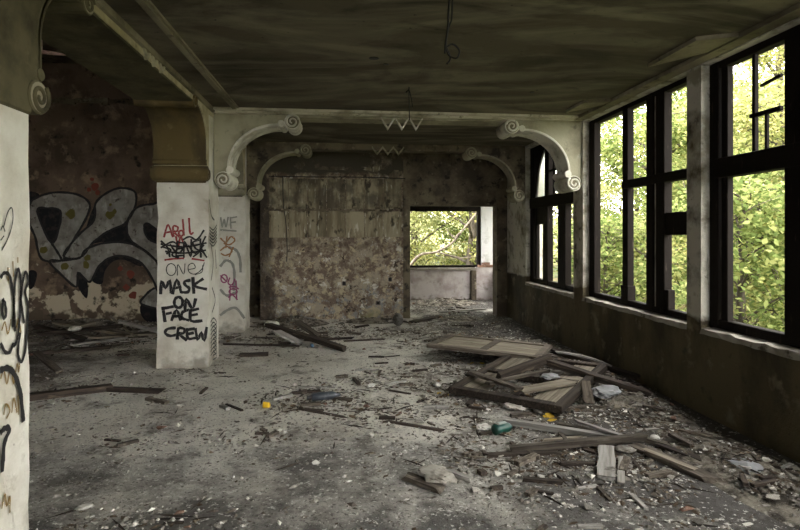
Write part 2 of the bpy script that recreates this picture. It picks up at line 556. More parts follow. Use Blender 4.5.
# ------------------------------------------------------------------ structure dimensions
XL, XLB, XR, ZC = -1.64, -2.25, 3.17, 3.17     # beam face, beam back face, right wall face, ceiling
YB, YF = 10.2, -5.0                             # back wall, wall behind the camera
XW, ZCL = -7.6, 4.7                             # side room: far wall, ceiling


def struct(name, mb, mat, parent=None, bevel=0, smooth=False):
    o = mb.build(name, M[mat], parent, bevel=bevel, smooth=smooth)
    o['kind'] = 'structure'
    return o


floor = struct('floor', MB().box(XW - .3, 4.1, YF - .3, 13.4, -.15, 0), 'floor')
tag(floor, 'grey dusty concrete floor strewn with debris', 'floor')

ce = struct('ceiling', MB().box(XL - .3, 3.6, YF - .3, 13.4, ZC, ZC + .2), 'ceiling')
tag(ce, 'stained olive grey plaster ceiling', 'ceiling')
cs = struct('ceiling_side', MB().box(XW - .3, XLB + .05, YF - .3, 10.6, ZCL, ZCL + .2), 'wall_dark')
tag(cs, 'dark ceiling of the side room beyond the pillars', 'ceiling')

# ceiling mouldings
tr = struct('trim_1', MB().box(-1.37, -1.32, YF, 6.70, ZC - .03, ZC + .01).box(-1.31, -1.295, YF, 6.70, ZC - .018, ZC + .01), 'trim_dark')
tag(tr, 'slim plaster moulding running along the ceiling beside the pillar row', 'moulding')
tr = struct('trim_2', MB().box(-1.61, 3.14, 6.72, 6.77, ZC - .03, ZC + .01).box(XL, 3.14, 6.80, 6.86, ZC - .05, ZC + .01), 'trim')
tag(tr, 'plaster moulding where the ceiling meets the first cross beam', 'moulding')
tr = struct('trim_3', MB().box(XL, XL + .035, YF, 6.86, ZC - .05, ZC + .01), 'trim_dark')
tag(tr, 'plaster moulding on the long beam above the pillars', 'moulding')
mb = MB()
for (ya, yb) in ((3.95, 4.62), (5.95, 6.45), (1.6, 2.6)):
    mb.add([(2.76, ya, ZC - .035), (2.76, yb, ZC - .035), (3.03, yb - .42, ZC - .035), (3.03, ya - .12, ZC - .035),
            (2.76, ya, ZC + .01), (2.76, yb, ZC + .01), (3.03, yb - .42, ZC + .01), (3.03, ya - .12, ZC + .01)],
           [(0, 1, 2, 3), (7, 6, 5, 4), (0, 4, 5, 1), (1, 5, 6, 2), (2, 6, 7, 3), (3, 7, 4, 0)])
mb.box(3.05, XR + .02, YF, 6.86, ZC - .04, ZC + .01)
tr = struct('trim_4', mb, 'trim_dark')
tag(tr, 'stepped plaster border of the ceiling above the tall windows', 'moulding')

# ---- right wall: parapet, piers, lintel
PIERS = [(9.12, 10.2), (6.85, 7.15), (4.47, 4.67), (2.10, 2.30), (-.26, -.06), (-2.62, -2.42), (YF, -4.78)]
WINS = [(7.15, 9.12), (4.67, 6.85), (2.30, 4.47), (-.06, 2.10), (-2.42, -.26), (-4.78, -2.62)]
SILL, HEAD = 0.74, 3.12
mb = MB().box(XR, XR + .19, YF, 10.2, -.02, SILL).box(XR, XR + .19, YF, 10.2, HEAD, ZC + .1)
for a, b in PIERS:
    mb.box(XR, XR + .19, a, b, SILL, HEAD)
wr = struct('wall_right', mb, 'wall_right')
tag(wr, 'long window wall with dark stained parapet and narrow piers', 'wall')

# ---- wall behind the camera with openings added and sized for fill light
mb = MB().box(XW, XR + .19, YF - .3, YF, -.02, .8).box(XW, XR + .19, YF - .3, YF, 3.0, ZCL)
for a, b in ((XW, -5.2), (-3.9, 1.9), (2.95, XR + .19)):
    mb.box(a, b, YF - .3, YF, .8, 3.0)
wf = struct('wall_front', mb, 'wall_right')
tag(wf, 'wall at the near end of the hall with two openings added for light', 'wall')

# ---- side room outer wall
wl = struct('wall_left', MB().box(XW - .3, XW, YF - .3, 10.6, -.02, ZCL), 'wall_brown')
tag(wl, 'brown outer wall of the side room', 'wall')
mb = MB().box(XW, -1.87, YB, YB + .35, -.02, ZCL)
wg = struct('wall_side_room', mb, 'wall_brown')
tag(wg, 'peeling brown wall of the side room with silver graffiti', 'wall')
wn = struct('wall_shadow_niche', MB().box(-1.87, -1.58, YB + .45, YB + .6, -.02, ZC + .1).box(-2.05, -1.87, YB + .35, YB + .6, -.02, ZC + .1).box(-1.58, -1.4, YB + .3, YB + .6, -.02, ZC + .1).box(-1.9, -1.55, YB, YB + .6, ZC - .1, ZC + .2), 'wall_dark')  # recess added to stand for corner shadow and burned tones
tag(wn, 'added dark niche for the corner shadow between the side room wall and the peeling back wall', 'added niche')

# ---- back wall with doorway
DX0, DX1, DZ = 1.246, 2.964, 2.17
mb = MB().box(-1.58, DX0, YB, YB + .3, -.02, ZC + .1)
wb = struct('wall_back', mb, 'wall_back')
tag(wb, 'peeling stained back wall with rows of plaster panels', 'wall')
mb = MB().box(DX0 - .13, DX0, YB - .02, YB + .3, -.02, ZC).box(DX0, DX1, YB - .0, YB + .3, DZ, ZC + .1).box(DX1, XR + .19, YB - .0, YB + .3, -.02, ZC + .1)
mb.box(DX0 - .13, DX1 + .12, YB - .035, YB, DZ + .5, DZ + .56)
wd = struct('wall_doorway', mb, 'wall_dark')
tag(wd, 'sooty dark wall framing the open doorway at the back', 'wall')
# panel rows on the back wall
px0, n = -1.42, 7
w = (DX0 - .16 - px0) / n
for row, (z0, z1) in enumerate(((2.10, 2.67), (1.56, 2.06))):
    for k in range(n):
        x0 = px0 + k * w
        dz = R.uniform(-.01, .01)
        pr = R.uniform(.010, .022)
        pmb = MB().box(x0 + .006, x0 + w - .006, YB - pr, YB + .01, z0 + dz, z1 + R.uniform(-.012, .004))
        pmb.build('wall_panel', M['panel'], wb, bevel=.004)
# ragged ledge where the plaster broke away
pts, bt = [], []
mb = MB()
xs = np.linspace(-1.5, 1.1, 60)
for i in range(len(xs) - 1):
    zz = 2.055 + .03 * math.sin(i * .7) + R.uniform(-.02, .02)
    mb.box(xs[i], xs[i + 1], YB - R.uniform(.03, .06), YB + .01, zz, zz + R.uniform(.02, .06))
mb.build('plaster_ledge', M['wall_dark'], wb)
# torn plaster flakes near the top
for (fx, fz, fw, fh) in ((-.25, 2.86, .55, .10), (.55, 2.88, .5, .16), (.98, 2.74, .26, .26), (-.85, 2.9, .2, .16)):
    poly = []
    for k in range(26):
        a = 2 * math.pi * k / 26
        rr_ = R.uniform(.45, 1.15)
        poly.append((fx + fw / 2 * math.cos(a) * rr_, fz + fh / 2 * math.sin(a) * rr_))
    MB().prism(poly, lambda u, w_, z: (u, YB - w_, z), -.01, .022).build('plaster_flake', M['panel'], wb)
# small square sockets
for (sx, sz) in ((.86, .75), (.63, .30), (-.02, .68)):
    mb = MB().box(sx - .045, sx + .045, YB - .012, YB + .01, sz - .045, sz + .045)
    so = mb.build('socket_box', M['frame_pale'], wb)
    MB().box(sx - .03, sx + .03, YB - .016, YB - .008, sz - .03, sz + .03).build('socket_hole', M['cable'], so)

# ---- back alcove
mb = MB().box(.7, 1.0, YB + .3, 13.3, -.02, ZC)
struct('wall_alcove', mb, 'parapet')
tag(bpy.data.objects['wall_alcove'], 'pale left side wall of the alcove behind the doorway', 'wall')
mb = MB().box(1.0, 3.32, 13.0, 13.25, -.02, .74).box(1.0, 4.0, 13.0, 13.25, 2.32, ZC)
wp = struct('wall_parapet', mb, 'parapet')
tag(wp, 'dirty whitewashed parapet under the alcove window', 'wall')
mb = MB().box(3.37, 3.68, 12.98, 13.25, .80, 2.32)
wq = struct('wall_pier', mb, 'white')
tag(wq, 'bright white pier beside the alcove window', 'pier')
mb = MB().box(3.68, 4.0, YB + .3, 11.0, -.02, ZC).box(3.68, 4.0, 11.0, 13.25, -.02, .78).box(3.68, 4.0, 11.0, 13.25, 2.6, ZC).box(3.68, 4.0, 12.95, 13.25, .78, 2.6)  # side opening added to light the pier and parapet
wv = struct('wall_alcove_side', mb, 'parapet')
tag(wv, 'whitewashed right side wall of the alcove with an opening added for light', 'wall')
mb = MB().box(3.22, 3.68, 12.9, 13.25, -.02, .80)
wu = struct('wall_alcove_base', mb, 'parapet')
tag(wu, 'dirty masonry base below the white pier', 'wall')
w0 = thing('window_5', 'open dark framed alcove window looking onto trees', 'window', (2.2, 13.0, .74), kind='structure')


def wpart(name, mb, mat, parent, bevel=0):
    o = mb.build(name, M[mat], None, bevel=bevel)
    o.parent = parent
    o.matrix_parent_inverse = Matrix.Translation(parent.location).inverted()
    return o


wpart('window_sill', MB().box(.98, 3.36, 12.94, 13.28, .74, .79), 'sill', w0)
wpart('frame_head', MB().box(1.0, 3.36, 13.02, 13.12, 2.19, 2.33), 'frame', w0)
wpart('frame_jamb', MB().box(3.28, 3.36, 13.02, 13.12, .79, 2.19), 'frame', w0)
wpart('frame_jamb', MB().box(1.0, 1.08, 13.02, 13.12, .79, 2.19), 'frame', w0)
wpart('bottom_rail', MB().box(1.08, 3.28, 13.03, 13.10, .79, .85), 'frame', w0)
wpart('hanging_board', MB().box(1.72, 2.0, 13.0, 13.03, 2.18, 2.30), 'wood_dark' if False else 'frame', w0)
wpart('torn_jamb_lining', MB().box(3.10, 3.22, 12.86, 12.99, 0, .72), 'wall_dark', w0)

# ------------------------------------------------------------------ windows in the right wall
FX = XR + .13


def jit_sill(y0, y1, parent):
    mb = MB()
    n = max(8, int((y1 - y0) / .07))
    vs_, fs_ = [], []
    for i in range(n + 1):
        y = y0 + (y1 - y0) * i / n
        f = XR - .012 - R.uniform(0, .012)
        zt = SILL + .03 + R.uniform(-.008, .008)
        vs_ += [(f, y, SILL - .012 - R.uniform(0, .012)), (f + R.uniform(0, .02), y, zt), (XR + .19, y, zt + .01), (XR + .19, y, SILL - .05)]
    for i in range(n):
        a, b = i * 4, i * 4 + 4
        fs_ += [(a, a + 1, b + 1, b), (a + 1, a + 2, b + 2, b + 1), (a + 2, a + 3, b + 3, b + 2), (a + 3, a, b, b + 3)]
    fs_ += [(0, 1, 2, 3), (n * 4 + 3, n * 4 + 2, n * 4 + 1, n * 4)]
    mb.add(vs_, fs_)
    wpart('window_sill', mb, 'sill', parent)


def bar(parent, name, y0, y1, z0, z1, d=.07, mat='frame', dx=0.0):
    wpart(name, MB().box(FX - d / 2 + dx, FX + d / 2 + dx, y0, y1, z0, z1), mat, parent, bevel=.006)


ZT = SILL + .05

# tall window beside the first arch
w = thing('window_2', 'tall dark framed window with one missing transom beside the arch pier', 'window', (XR + .1, 5.76, SILL), kind='structure')
jit_sill(4.67, 6.85, w)
bar(w, 'jamb', 6.70, 6.85, ZT, HEAD, .09)
bar(w, 'jamb', 4.67, 4.76, ZT, HEAD, .09)
bar(w, 'head_rail', 4.67, 6.85, HEAD - .05, HEAD + .01, .08)
bar(w, 'bottom_rail', 4.67, 6.85, ZT - .01, ZT + .055, .08)
bar(w, 'mullion', 5.88, 6.00, ZT, HEAD, .08)
bar(w, 'mullion', 5.36, 5.49, ZT, HEAD, .09)
bar(w, 'mullion', 5.16, 5.31, ZT, HEAD, .09)
bar(w, 'mullion_strip', 5.30, 5.37, ZT, HEAD, .05, 'frame_pale')
bar(w, 'transom', 4.70, 6.00, 2.145, 2.24, .10)
bar(w, 'cross_rail', 4.70, 5.18, 1.60, 1.83, .06)
bar(w, 'mullion_foot', 5.86, 6.02, ZT, ZT + .22, .10)
bar(w, 'mullion_foot', 5.10, 5.18, ZT, ZT + .25, .08)

# nearest window in view
w = thing('window_3', 'dark framed window with a heavy transom and broken glazing bars', 'window', (XR + .1, 3.4, SILL), kind='structure')
jit_sill(2.30, 4.47, w)
bar(w, 'jamb', 4.36, 4.47, ZT, HEAD, .10)
bar(w, 'jamb_strip', 4.27, 4.345, ZT, HEAD, .06)
bar(w, 'head_rail', 2.3, 4.47, HEAD - .06, HEAD + .01, .08)
bar(w, 'bottom_rail', 2.3, 4.47, ZT - .01, ZT + .07, .08)
bar(w, 'mullion', 3.50, 3.66, ZT, HEAD, .09)
bar(w, 'mullion', 3.25, 3.47, ZT, HEAD, .10)
bar(w, 'mullion', 2.75, 2.9, ZT, HEAD, .10)
bar(w, 'jamb', 2.3, 2.4, ZT, HEAD, .10)
bar(w, 'transom', 2.35, 4.40, 2.10, 2.27, .12)
bar(w, 'glazing_bar', 3.975, 4.01, 2.27, HEAD, .04)
bar(w, 'glazing_bar', 3.73, 4.04, 2.55, 2.585, .04)
bar(w, 'glazing_bar', 3.86, 3.885, 2.27, 2.55, .03)
mb = MB().tube([(FX, 3.93, 2.79), (FX, 3.73, 2.82)], .015, 5)
wpart('broken_bar', mb, 'frame', w)

# window beyond the first arch
w = thing('window_1', 'dark framed window with a boarded light beyond the first arch', 'window', (XR + .1, 8.2, SILL), kind='structure')
jit_sill(7.15, 9.12, w)
bar(w, 'jamb', 8.98, 9.12, ZT, HEAD, .10)
bar(w, 'jamb', 7.15, 7.28, ZT, HEAD, .10)
bar(w, 'head_rail', 7.15, 9.12, HEAD - .05, HEAD + .01, .08)
bar(w, 'bottom_rail', 7.15, 9.12, ZT - .01, ZT + .07, .08)
bar(w, 'transom', 7.17, 9.10, 2.06, 2.24, .14)
bar(w, 'mullion', 8.32, 8.52, ZT, 2.1, .10)
bar(w, 'mullion', 7.62, 7.90, ZT, 2.1, .10)
bar(w, 'mullion', 8.86, 8.93, ZT, 2.1, .06)
bar(w, 'mullion', 8.30, 8.47, 2.24, HEAD, .08)
bar(w, 'glazing_bar', 8.13, 8.17, 2.24, HEAD, .04)
bar(w, 'mullion', 7.62, 7.88, 2.24, HEAD, .08)
bar(w, 'glazing_bar', 7.28, 8.3, 2.62, 2.655, .03)
bar(w, 'boarded_panel', 8.5, 9.0, 1.78, 2.08, .04)
poly = [(9.0, 2.22), (9.0, HEAD), (8.28, HEAD)]
for k in range(1, 9):
    a = math.pi / 2 * k / 9
    poly.append((8.34 + .60 * math.sin(a), 2.22 + .86 * math.cos(a)))
mb = MB().prism(poly, lambda u, w_, z: (FX + w_, u, z), -.03, .03)
wpart('arched_head_board', mb, 'frame', w)
wpart('pane', MB().box(FX - .004, FX + .004, 8.34, 8.98, 2.24, HEAD - .05), 'glass', w)

# windows on beyond the frame
for i, (a, b) in enumerate(WINS[3:]):
    w = thing('window_%d' % (6 + i), 'dark framed window further along the window wall', 'window', (XR + .1, (a + b) / 2, SILL), kind='structure')
    jit_sill(a, b, w)
    bar(w, 'jamb', a, a + .1, ZT, HEAD, .10)
    bar(w, 'jamb', b - .1, b, ZT, HEAD, .10)
    bar(w, 'mullion', (a + b) / 2 - .08, (a + b) / 2 + .08, ZT, HEAD, .10)
    bar(w, 'transom', a + .1, b - .1, 2.12, 2.24, .10)

# ------------------------------------------------------------------ pillars, beams, arches
def ell(cx, cz, rx, rz, a0, a1, n):
    return [(cx + rx * math.cos(a0 + (a1 - a0) * k / n), cz + rz * math.sin(a0 + (a1 - a0) * k / n)) for k in range(n + 1)]


def spiral(mb, fn, cu, cz, r, w, turns=2.1, flip=1, th=.012, start=0.0):
    pts = []
    n = int(turns * 16)
    for k in range(n + 1):
        t = k / n
        a = start + flip * t * turns * 2 * math.pi
        rr = r * (1 - .82 * t)
        pts.append(fn(cu + rr * math.cos(a), w, cz + rr * math.sin(a)))
    mb.tube(pts, [th * (1 - .35 * k / n) for k in range(n + 1)], 5)


def roll(fn, cu, cz, r, w0, w1, n=18):
    return MB().prism([(cu + r * math.cos(2 * math.pi * k / n), cz + r * math.sin(2 * math.pi * k / n)) for k in range(n)], fn, w0, w1)


def bracket(parent, fn, w0, w1, P_, fillmat='spandrel', ribmat='bracket', inset=None):
    """scroll bracket: fn maps (distance from the pillar, across, height). P_: profile numbers"""
    lu, lz, lr = P_['low']
    uu, uz, ur = P_['up']
    cx, cz, rx, rz = P_['arc']
    arc = ell(cx, cz, rx, rz, math.pi, math.pi / 2, 18)
    arc = [(cx - rx, P_['s1'][1])] + arc
    # filled spandrel behind the arc
    h_ = P_['rib'] * .5
    inner = [(cx - rx - h_, P_['s1'][1])] + ell(cx, cz, rx + h_, rz + h_, math.pi, math.pi / 2, 18)
    poly = [(0, lz - .02), (lu, lz)] + inner + [(uu, uz), (uu, P_['top']), (0, P_['top'])]
    if inset is None:
        MB().prism(poly, fn, w0 + .03, w1 - .03).build('spandrel', M[fillmat], parent, world=True)
    else:
        MB().prism(poly, fn, w0, w1).build('spandrel', M[fillmat], parent, world=True)
        w1 -= inset
    # curved rib
    t = P_['rib']
    outer = ell(cx, cz, rx + t, rz + t, math.pi / 2, math.pi, 18) + [(cx - rx - t, P_['s1'][1])]
    rib = MB().prism(arc + outer, fn, w0, w1).build('arc_rib', M[ribmat], parent, world=True, bevel=.008)
    for (nm, cu, cz_, r, st, fl) in (('volute', lu, lz, lr, .9, -1), ('volute', uu, uz, ur, .3, 1)):
        o = roll(fn, cu, cz_, r, w0 - .015, w1 + .015).build(nm, M[ribmat], parent, world=True, bevel=.006)
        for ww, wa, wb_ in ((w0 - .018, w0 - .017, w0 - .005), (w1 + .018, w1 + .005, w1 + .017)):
            roll(fn, cu, cz_, r * .88, wa, wb_).build('volute_groove_shade', M['trim_dark'], o)  # darker disc paints the groove shade behind the spiral
            mb = MB()
            spiral(mb, fn, cu, cz_, r * .9, ww, 1.7, fl, r * .17, st)
            mb.build('spiral_ridge', M[ribmat], o, smooth=True)
    for (cu, cz_, r) in (P_['s1'], P_['s2']):
        roll(fn, cu, cz_, r, w0 - .008, w1 + .008, 12).build('small_scroll', M[ribmat], parent, world=True, bevel=.005)


PC = dict(low=(.125, 2.29, .105), up=(.975, 3.035, .098), arc=(.80, 2.45, .60, .53), rib=.032, top=ZC,
          s1=(.205, 2.415, .05), s2=(.835, 3.01, .045))
PL = dict(low=(.05, 2.335, .092), up=(.60, 3.075, .075), arc=(.53, 2.66, .43, .40), rib=.035, top=ZC,
          s1=(.085, 2.465, .035), s2=(.50, 3.075, .035))


def zigzag(fn, cu, cz, n, pw, h, w0, w1):
    t = .036
    top, bot = [], []
    for k in range(n + 1):
        u = cu - n * pw / 2 + k * pw
        z = cz + (h / 2 if k % 2 == 0 else -h / 2)
        top.append((u, z + t / 2))
        bot.append((u, z - t / 2))
    return MB().prism(top + bot[::-1], fn, w0, w1)


# long beam over the pillars
lb = thing('long_beam', 'pale plaster beam running along the top of the pillar row', 'beam', (XL, 3, ZC - .1))
wpart('beam_body', MB().box(XLB, XL, YF, YB + .02, 3.07, ZC + .12), 'beam_side', lb)
wpart('soffit_shade', MB().box(XLB + .01, XL - .01, YF, YB, 3.05, 3.08), 'olive', lb)  # beam underside given a darker colour for the shade there
wpart('upper_wall', MB().box(XLB, XLB + .25, YF, YB + .02, ZC + .1, ZCL), 'wall_dark', lb)
wpart('zigzag_ornament', zigzag(lambda u, w_, z: (XL + w_, u, z), 4.78, 3.11, 6, .09, .09, -.01, .02), 'trim', lb)

PILS = [('fg', 2.45, 2.98), ('p1', 6.65, 7.20), ('p2', 9.0, 9.5)]
PLAB = {'fg': 'whitewashed pillar with a heart, black loops and brown tags sprayed on its side',
        'p1': 'square white pillar reading MASK ON FACE CREW under ochre capital',
        'p2': 'white pillar with grey, rust and purple tags in front of the back wall'}
PIL = {}
for key, y0, y1 in PILS:
    p = thing('pillar', PLAB[key], 'pillar', ((XL + XLB) / 2, (y0 + y1) / 2, 0))
    PIL[key] = p
    # shaft with slightly chipped corners
    mb = MB()
    zs = [0] + [.18 * i for i in range(1, 17)] + [3.07]
    vs_, fs_ = [], []
    for z in zs:
        j = lambda: R.uniform(0, .012) + (R.uniform(.0, .02) if R.random() < .15 else 0)
        vs_ += [(XLB + j(), y0 + j(), z), (XL - j(), y0 + j(), z), (XL - j(), y1 - j(), z), (XLB + j(), y1 - j(), z)]
    for i in range(len(zs) - 1):
        for k in range(4):
            fs_.append((i * 4 + k, i * 4 + (k + 1) % 4, i * 4 + 4 + (k + 1) % 4, i * 4 + 4 + k))
    fs_ += [(3, 2, 1, 0), tuple(range(len(vs_) - 4, len(vs_)))]
    mb.add(vs_, fs_)
    wpart('shaft', mb, 'pillar', p)
    wpart('capital', MB().box(XLB - .005, XL + (.006 if key == 'fg' else -.03), y0 - .006, y1 + .006, 2.23, 3.08), {'fg': 'olive', 'p1': 'ochre', 'p2': 'wall_dark'}[key], p, bevel=.012)
    for sgn, ye in ((-1, y0), (1, y1)):
        if key == 'fg' and sgn < 0:
            pass
        bracket(p, (lambda ye, sgn: lambda u, w_, z: (XLB + w_, ye + sgn * u, z))(ye, sgn), -.002, XL - XLB + .002, PL,
                'olive' if key == 'fg' else 'beam_side', {'fg': 'olive', 'p1': 'ochre', 'p2': 'spandrel'}[key], .0 if key == 'fg' else .012)

# cross arches
for ai, (ya, yb, lab) in enumerate(((6.86, 7.26, 'cream plaster cross arch with scroll brackets nearest the tall windows'),
                                    (9.12, 9.46, 'dark grimy cross arch with scroll brackets before the back wall'))):
    a = thing('cross_arch', lab, 'arch', ((XL + XR) / 2, ya, ZC))
    dk = ai == 1
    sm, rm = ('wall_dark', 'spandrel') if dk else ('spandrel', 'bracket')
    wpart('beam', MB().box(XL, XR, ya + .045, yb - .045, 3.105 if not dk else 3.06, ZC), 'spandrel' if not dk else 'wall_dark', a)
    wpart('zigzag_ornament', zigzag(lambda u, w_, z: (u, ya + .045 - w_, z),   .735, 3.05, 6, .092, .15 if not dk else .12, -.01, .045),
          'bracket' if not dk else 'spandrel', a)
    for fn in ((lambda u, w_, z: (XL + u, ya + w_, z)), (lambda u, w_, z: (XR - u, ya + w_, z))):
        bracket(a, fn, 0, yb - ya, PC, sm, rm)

# beam in the side room
sb = struct('trim_5', MB().box(XW, XLB + .02, 4.35, 4.75, 3.9, 4.7), 'wall_dark')
tag(sb, 'dark beam crossing the side room ceiling', 'beam')
mb = MB()
for k in range(50):
    x = XW + k * .115
    mb.box(x, x + .115, YB - R.uniform(.03, .07), YB + .01, 3.98 + R.uniform(-.03, .03), 4.06 + R.uniform(-.03, .03))
mb.build('broken_cornice', M['wall_dark'], wg)

# ------------------------------------------------------------------ graffiti (flat paint on the wall faces)
def ribbon(strokes, plane, width, mat, name, parent, off=.002, scale=None, org=(0, 0), closed=False, sub=5):
    """strokes: lists of picture points; plane: ('y', Y) facing -y or ('x', X) facing +x"""
    vs_, fs_, cov = [], [], []
    for st in strokes:
        cl = False
        if st and st[0] == 'c':
            cl, st = True, st[1:]
        pts2 = [Vector((p[0], p[1], 0)) for p in st]
        if scale:
            pts2 = [Vector((org[0] + p.x / scale, org[1] + p.y / scale, 0)) for p in pts2]
        pts2 = crom(pts2, sub, cl)
        if cl:
            pts2.append(pts2[0])
        w3 = []
        for p in pts2:
            if plane[0] == 'y':
                q = onY(p.x, p.y, plane[1])
                w3.append(Vector((q.x, q.z)))
            else:
                q = onX(p.x, p.y, plane[1])
                w3.append(Vector((q.y, q.z)))
        # resample away duplicates
        w3 = [p for i, p in enumerate(w3) if i == 0 or (p - w3[i - 1]).length > 1e-4]
        n = len(w3)
        b = len(vs_)
        hw = width / 2
        for i, p in enumerate(w3):
            d = w3[min(i + 1, n - 1)] - w3[max(i - 1, 0)]
            d = d.normalized() if d.length > 1e-6 else Vector((1, 0))
            nn = Vector((-d.y, d.x))
            ext = Vector((0, 0))
            if i == 0:
                ext = -d * hw * .6
            elif i == n - 1:
                ext = d * hw * .6
            wob = 1 + .15 * math.sin(i * 1.7 + b)
            for o_, cv in ((-1, 0), (-.55, 1), (.55, 1), (1, 0)):
                q = p + nn * hw * wob * o_ + ext
                e = 1.0
                vs_.append((q.x, plane[1] - off, q.y) if plane[0] == 'y' else (plane[1] + off, q.x, q.y))
                cov.append(cv * e)
        for i in range(n - 1):
            for k in range(3):
                fs_.append((b + i * 4 + k, b + i * 4 + k + 1, b + i * 4 + 4 + k + 1, b + i * 4 + 4 + k))
    me = bpy.data.meshes.new(name)
    me.from_pydata(vs_, [], fs_)
    at = me.attributes.new('cover', 'FLOAT', 'POINT')
    at.data.foreach_set('value', cov)
    me.materials.append(M[mat])
    o = bpy.data.objects.new(name, me)
    COL.objects.link(o)
    o.parent = parent
    o.matrix_parent_inverse = Matrix.Translation(parent.location).inverted()
    return o


def fill(poly, Y, mat, name, parent, off, scale, org, sub=4, smooth=True):
    pts = [Vector((org[0] + x / scale, org[1] + y / scale, 0)) for x, y in poly]
    if smooth:
        pts = crom(pts, sub, True)
    w3 = [onY(p.x, p.y, Y) for p in pts]
    tris = tessellate_polygon([[Vector((p.x, p.z, 0)) for p in w3]])
    me = bpy.data.meshes.new(name)
    me.from_pydata([(p.x, Y - off, p.z) for p in w3], [], [tuple(t) for t in tris])
    me.materials.append(M[mat])
    o = bpy.data.objects.new(name, me)
    COL.objects.link(o)
    o.parent = parent
    return o


# -- pillar with MASK ON FACE CREW
PS, PO = 3.533, (150, 205)
pl1 = ('y', 6.65)


def circ(cx, cy, rx, ry, n=8):
    return ['c'] + [(cx + rx * math.cos(2 * math.pi * k / n), cy + ry * math.sin(2 * math.pi * k / n)) for k in range(n)]


words = {
    'MASK': [[(38, 312), (41, 268), (55, 294), (70, 266), (75, 308)], [(80, 312), (95, 264), (110, 308)], [(84, 295), (108, 289)],
             [(140, 266), (122, 271), (126, 284), (139, 294), (133, 308), (114, 308)], [(152, 258), (155, 310)], [(186, 262), (157, 285), (198, 297)]],
    'ON': [circ(101, 344, 15, 19), [(124, 370), (128, 331), (150, 366), (161, 333)]],
    'FACE': [[(46, 362), (53, 410)], [(44, 366), (85, 358)], [(51, 386), (74, 381)], [(77, 406), (94, 371), (108, 405)], [(83, 393), (106, 392)],
             [(136, 371), (116, 378), (112, 398), (136, 407)], [(143, 371), (145, 409), (182, 409)], [(143, 373), (170, 367)], [(145, 390), (166, 386)]],
    'CREW': [[(88, 434), (62, 438), (54, 452), (70, 462), (96, 458)], [(97, 472), (101, 436), (123, 439), (118, 453), (102, 455), (128, 476)],
             [(131, 438), (134, 471), (158, 470)], [(131, 441), (155, 437)], [(133, 456), (152, 452)], [(161, 438), (169, 476), (181, 450), (191, 480), (200, 434)]],
}
for k, st in words.items():
    ribbon(st, pl1, .042, 'p_black', 'lettering', PIL['p1'], .003, PS, PO, sub=3)
ribbon([circ(75, 228, 17, 21), [(97, 248), (99, 210), (119, 244), (124, 208)], [(136, 228), (160, 222), (152, 206), (136, 214), (138, 236), (158, 244), (182, 228), (192, 204)],
        [(160, 246), (184, 236), (186, 214)]], pl1, .014, 'p_thin', 'lettering', PIL['p1'], .0035, PS, PO)
ribbon([[(40, 128), (62, 150), (70, 182)], [(40, 150), (80, 130), (100, 150), (78, 176), (100, 186)], [(98, 128), (92, 182)], [(98, 132), (118, 134)], [(95, 156), (114, 152)],
        [(95, 180), (118, 178)], [(120, 184), (122, 128), (144, 182), (146, 122)], [(172, 124), (152, 132), (160, 152), (174, 164), (154, 182)], [(178, 120), (180, 184)],
        [(196, 112), (182, 150), (200, 184)], [(40, 138), (120, 148), (198, 134)], [(56, 164), (120, 170), (196, 160)], [(118, 122), (140, 112), (166, 122), (190, 90)],
        [(50, 150), (74, 158), (60, 172)], [(72, 140), (100, 172), (130, 142), (160, 170), (190, 142)]],
       pl1, .026, 'p_black', 'scribbled_tag', PIL['p1'], .003, PS, PO)
ribbon([[(50, 112), (64, 70), (80, 112)], [(54, 98), (76, 94)], [(84, 110), (82, 76), (98, 78), (96, 92), (84, 94), (102, 112)], circ(110, 100, 8, 10),
        [(116, 52), (120, 106)], [(138, 48), (142, 100), (152, 98)], [(92, 112), (100, 148), (108, 112), (122, 146)], [(54, 194), (84, 190), (118, 188)], [(150, 190), (190, 196)]],
       pl1, .028, 'p_red', 'red_tag', PIL['p1'], .002, PS, PO)
# its narrow side
sx = ('x', XL)
side = []
for k in range(9):
    y = 322 + k * 4.2
    side.append([(210.5, y), (213.5, y - 4), (216.5, y + 1), (213, y + 4)])
side += [[(212, 322), (211, 352)], [(216, 324), (215, 350)]]
for k in range(6):
    y = 227 + k * 3.2
    side.append([(209.5, y), (213, y + 3), (216.5, y - 2)])
ribbon(side, sx, .022, 'p_thin', 'side_tag', PIL['p1'], .003)
ribbon([[(211, 246), (213, 262), (211, 280)], [(215, 250), (216, 268)], [(212, 288), (215, 300), (212, 312)], [(209, 200), (211, 215), (214, 220)]], sx, .03, 'p_thin', 'side_scratches', PIL['p1'], .003)
# -- far pillar tags
pl2 = ('y', 9.0)
ribbon([[(250, 45), (255, 78), (262, 50), (268, 78), (276, 44)], [(284, 44), (286, 82)], [(284, 46), (306, 42)], [(285, 62), (302, 60)], [(250, 88), (304, 92)]],
       pl2, .03, 'p_grey', 'grey_tag', PIL['p2'], .002, PS, PO)
ribbon([[(280, 150), (305, 160), (318, 190), (320, 235)], [(250, 215), (268, 196), (290, 206), (298, 240), (296, 300)], [(250, 388), (276, 370), (304, 364), (332, 398)],
        [(250, 300), (272, 320), (300, 310)]], pl2, .05, 'p_grey', 'grey_curves', PIL['p2'], .0025, PS, PO)
ribbon([[(250, 118), (268, 132), (286, 112), (300, 124), (282, 140), (262, 136)], [(250, 160), (272, 146), (290, 164), (268, 178), (252, 172)], [(272, 112), (268, 150)], [(294, 150), (280, 182)]],
       pl2, .03, 'p_orange', 'rust_tag', PIL['p2'], .003, PS, PO)
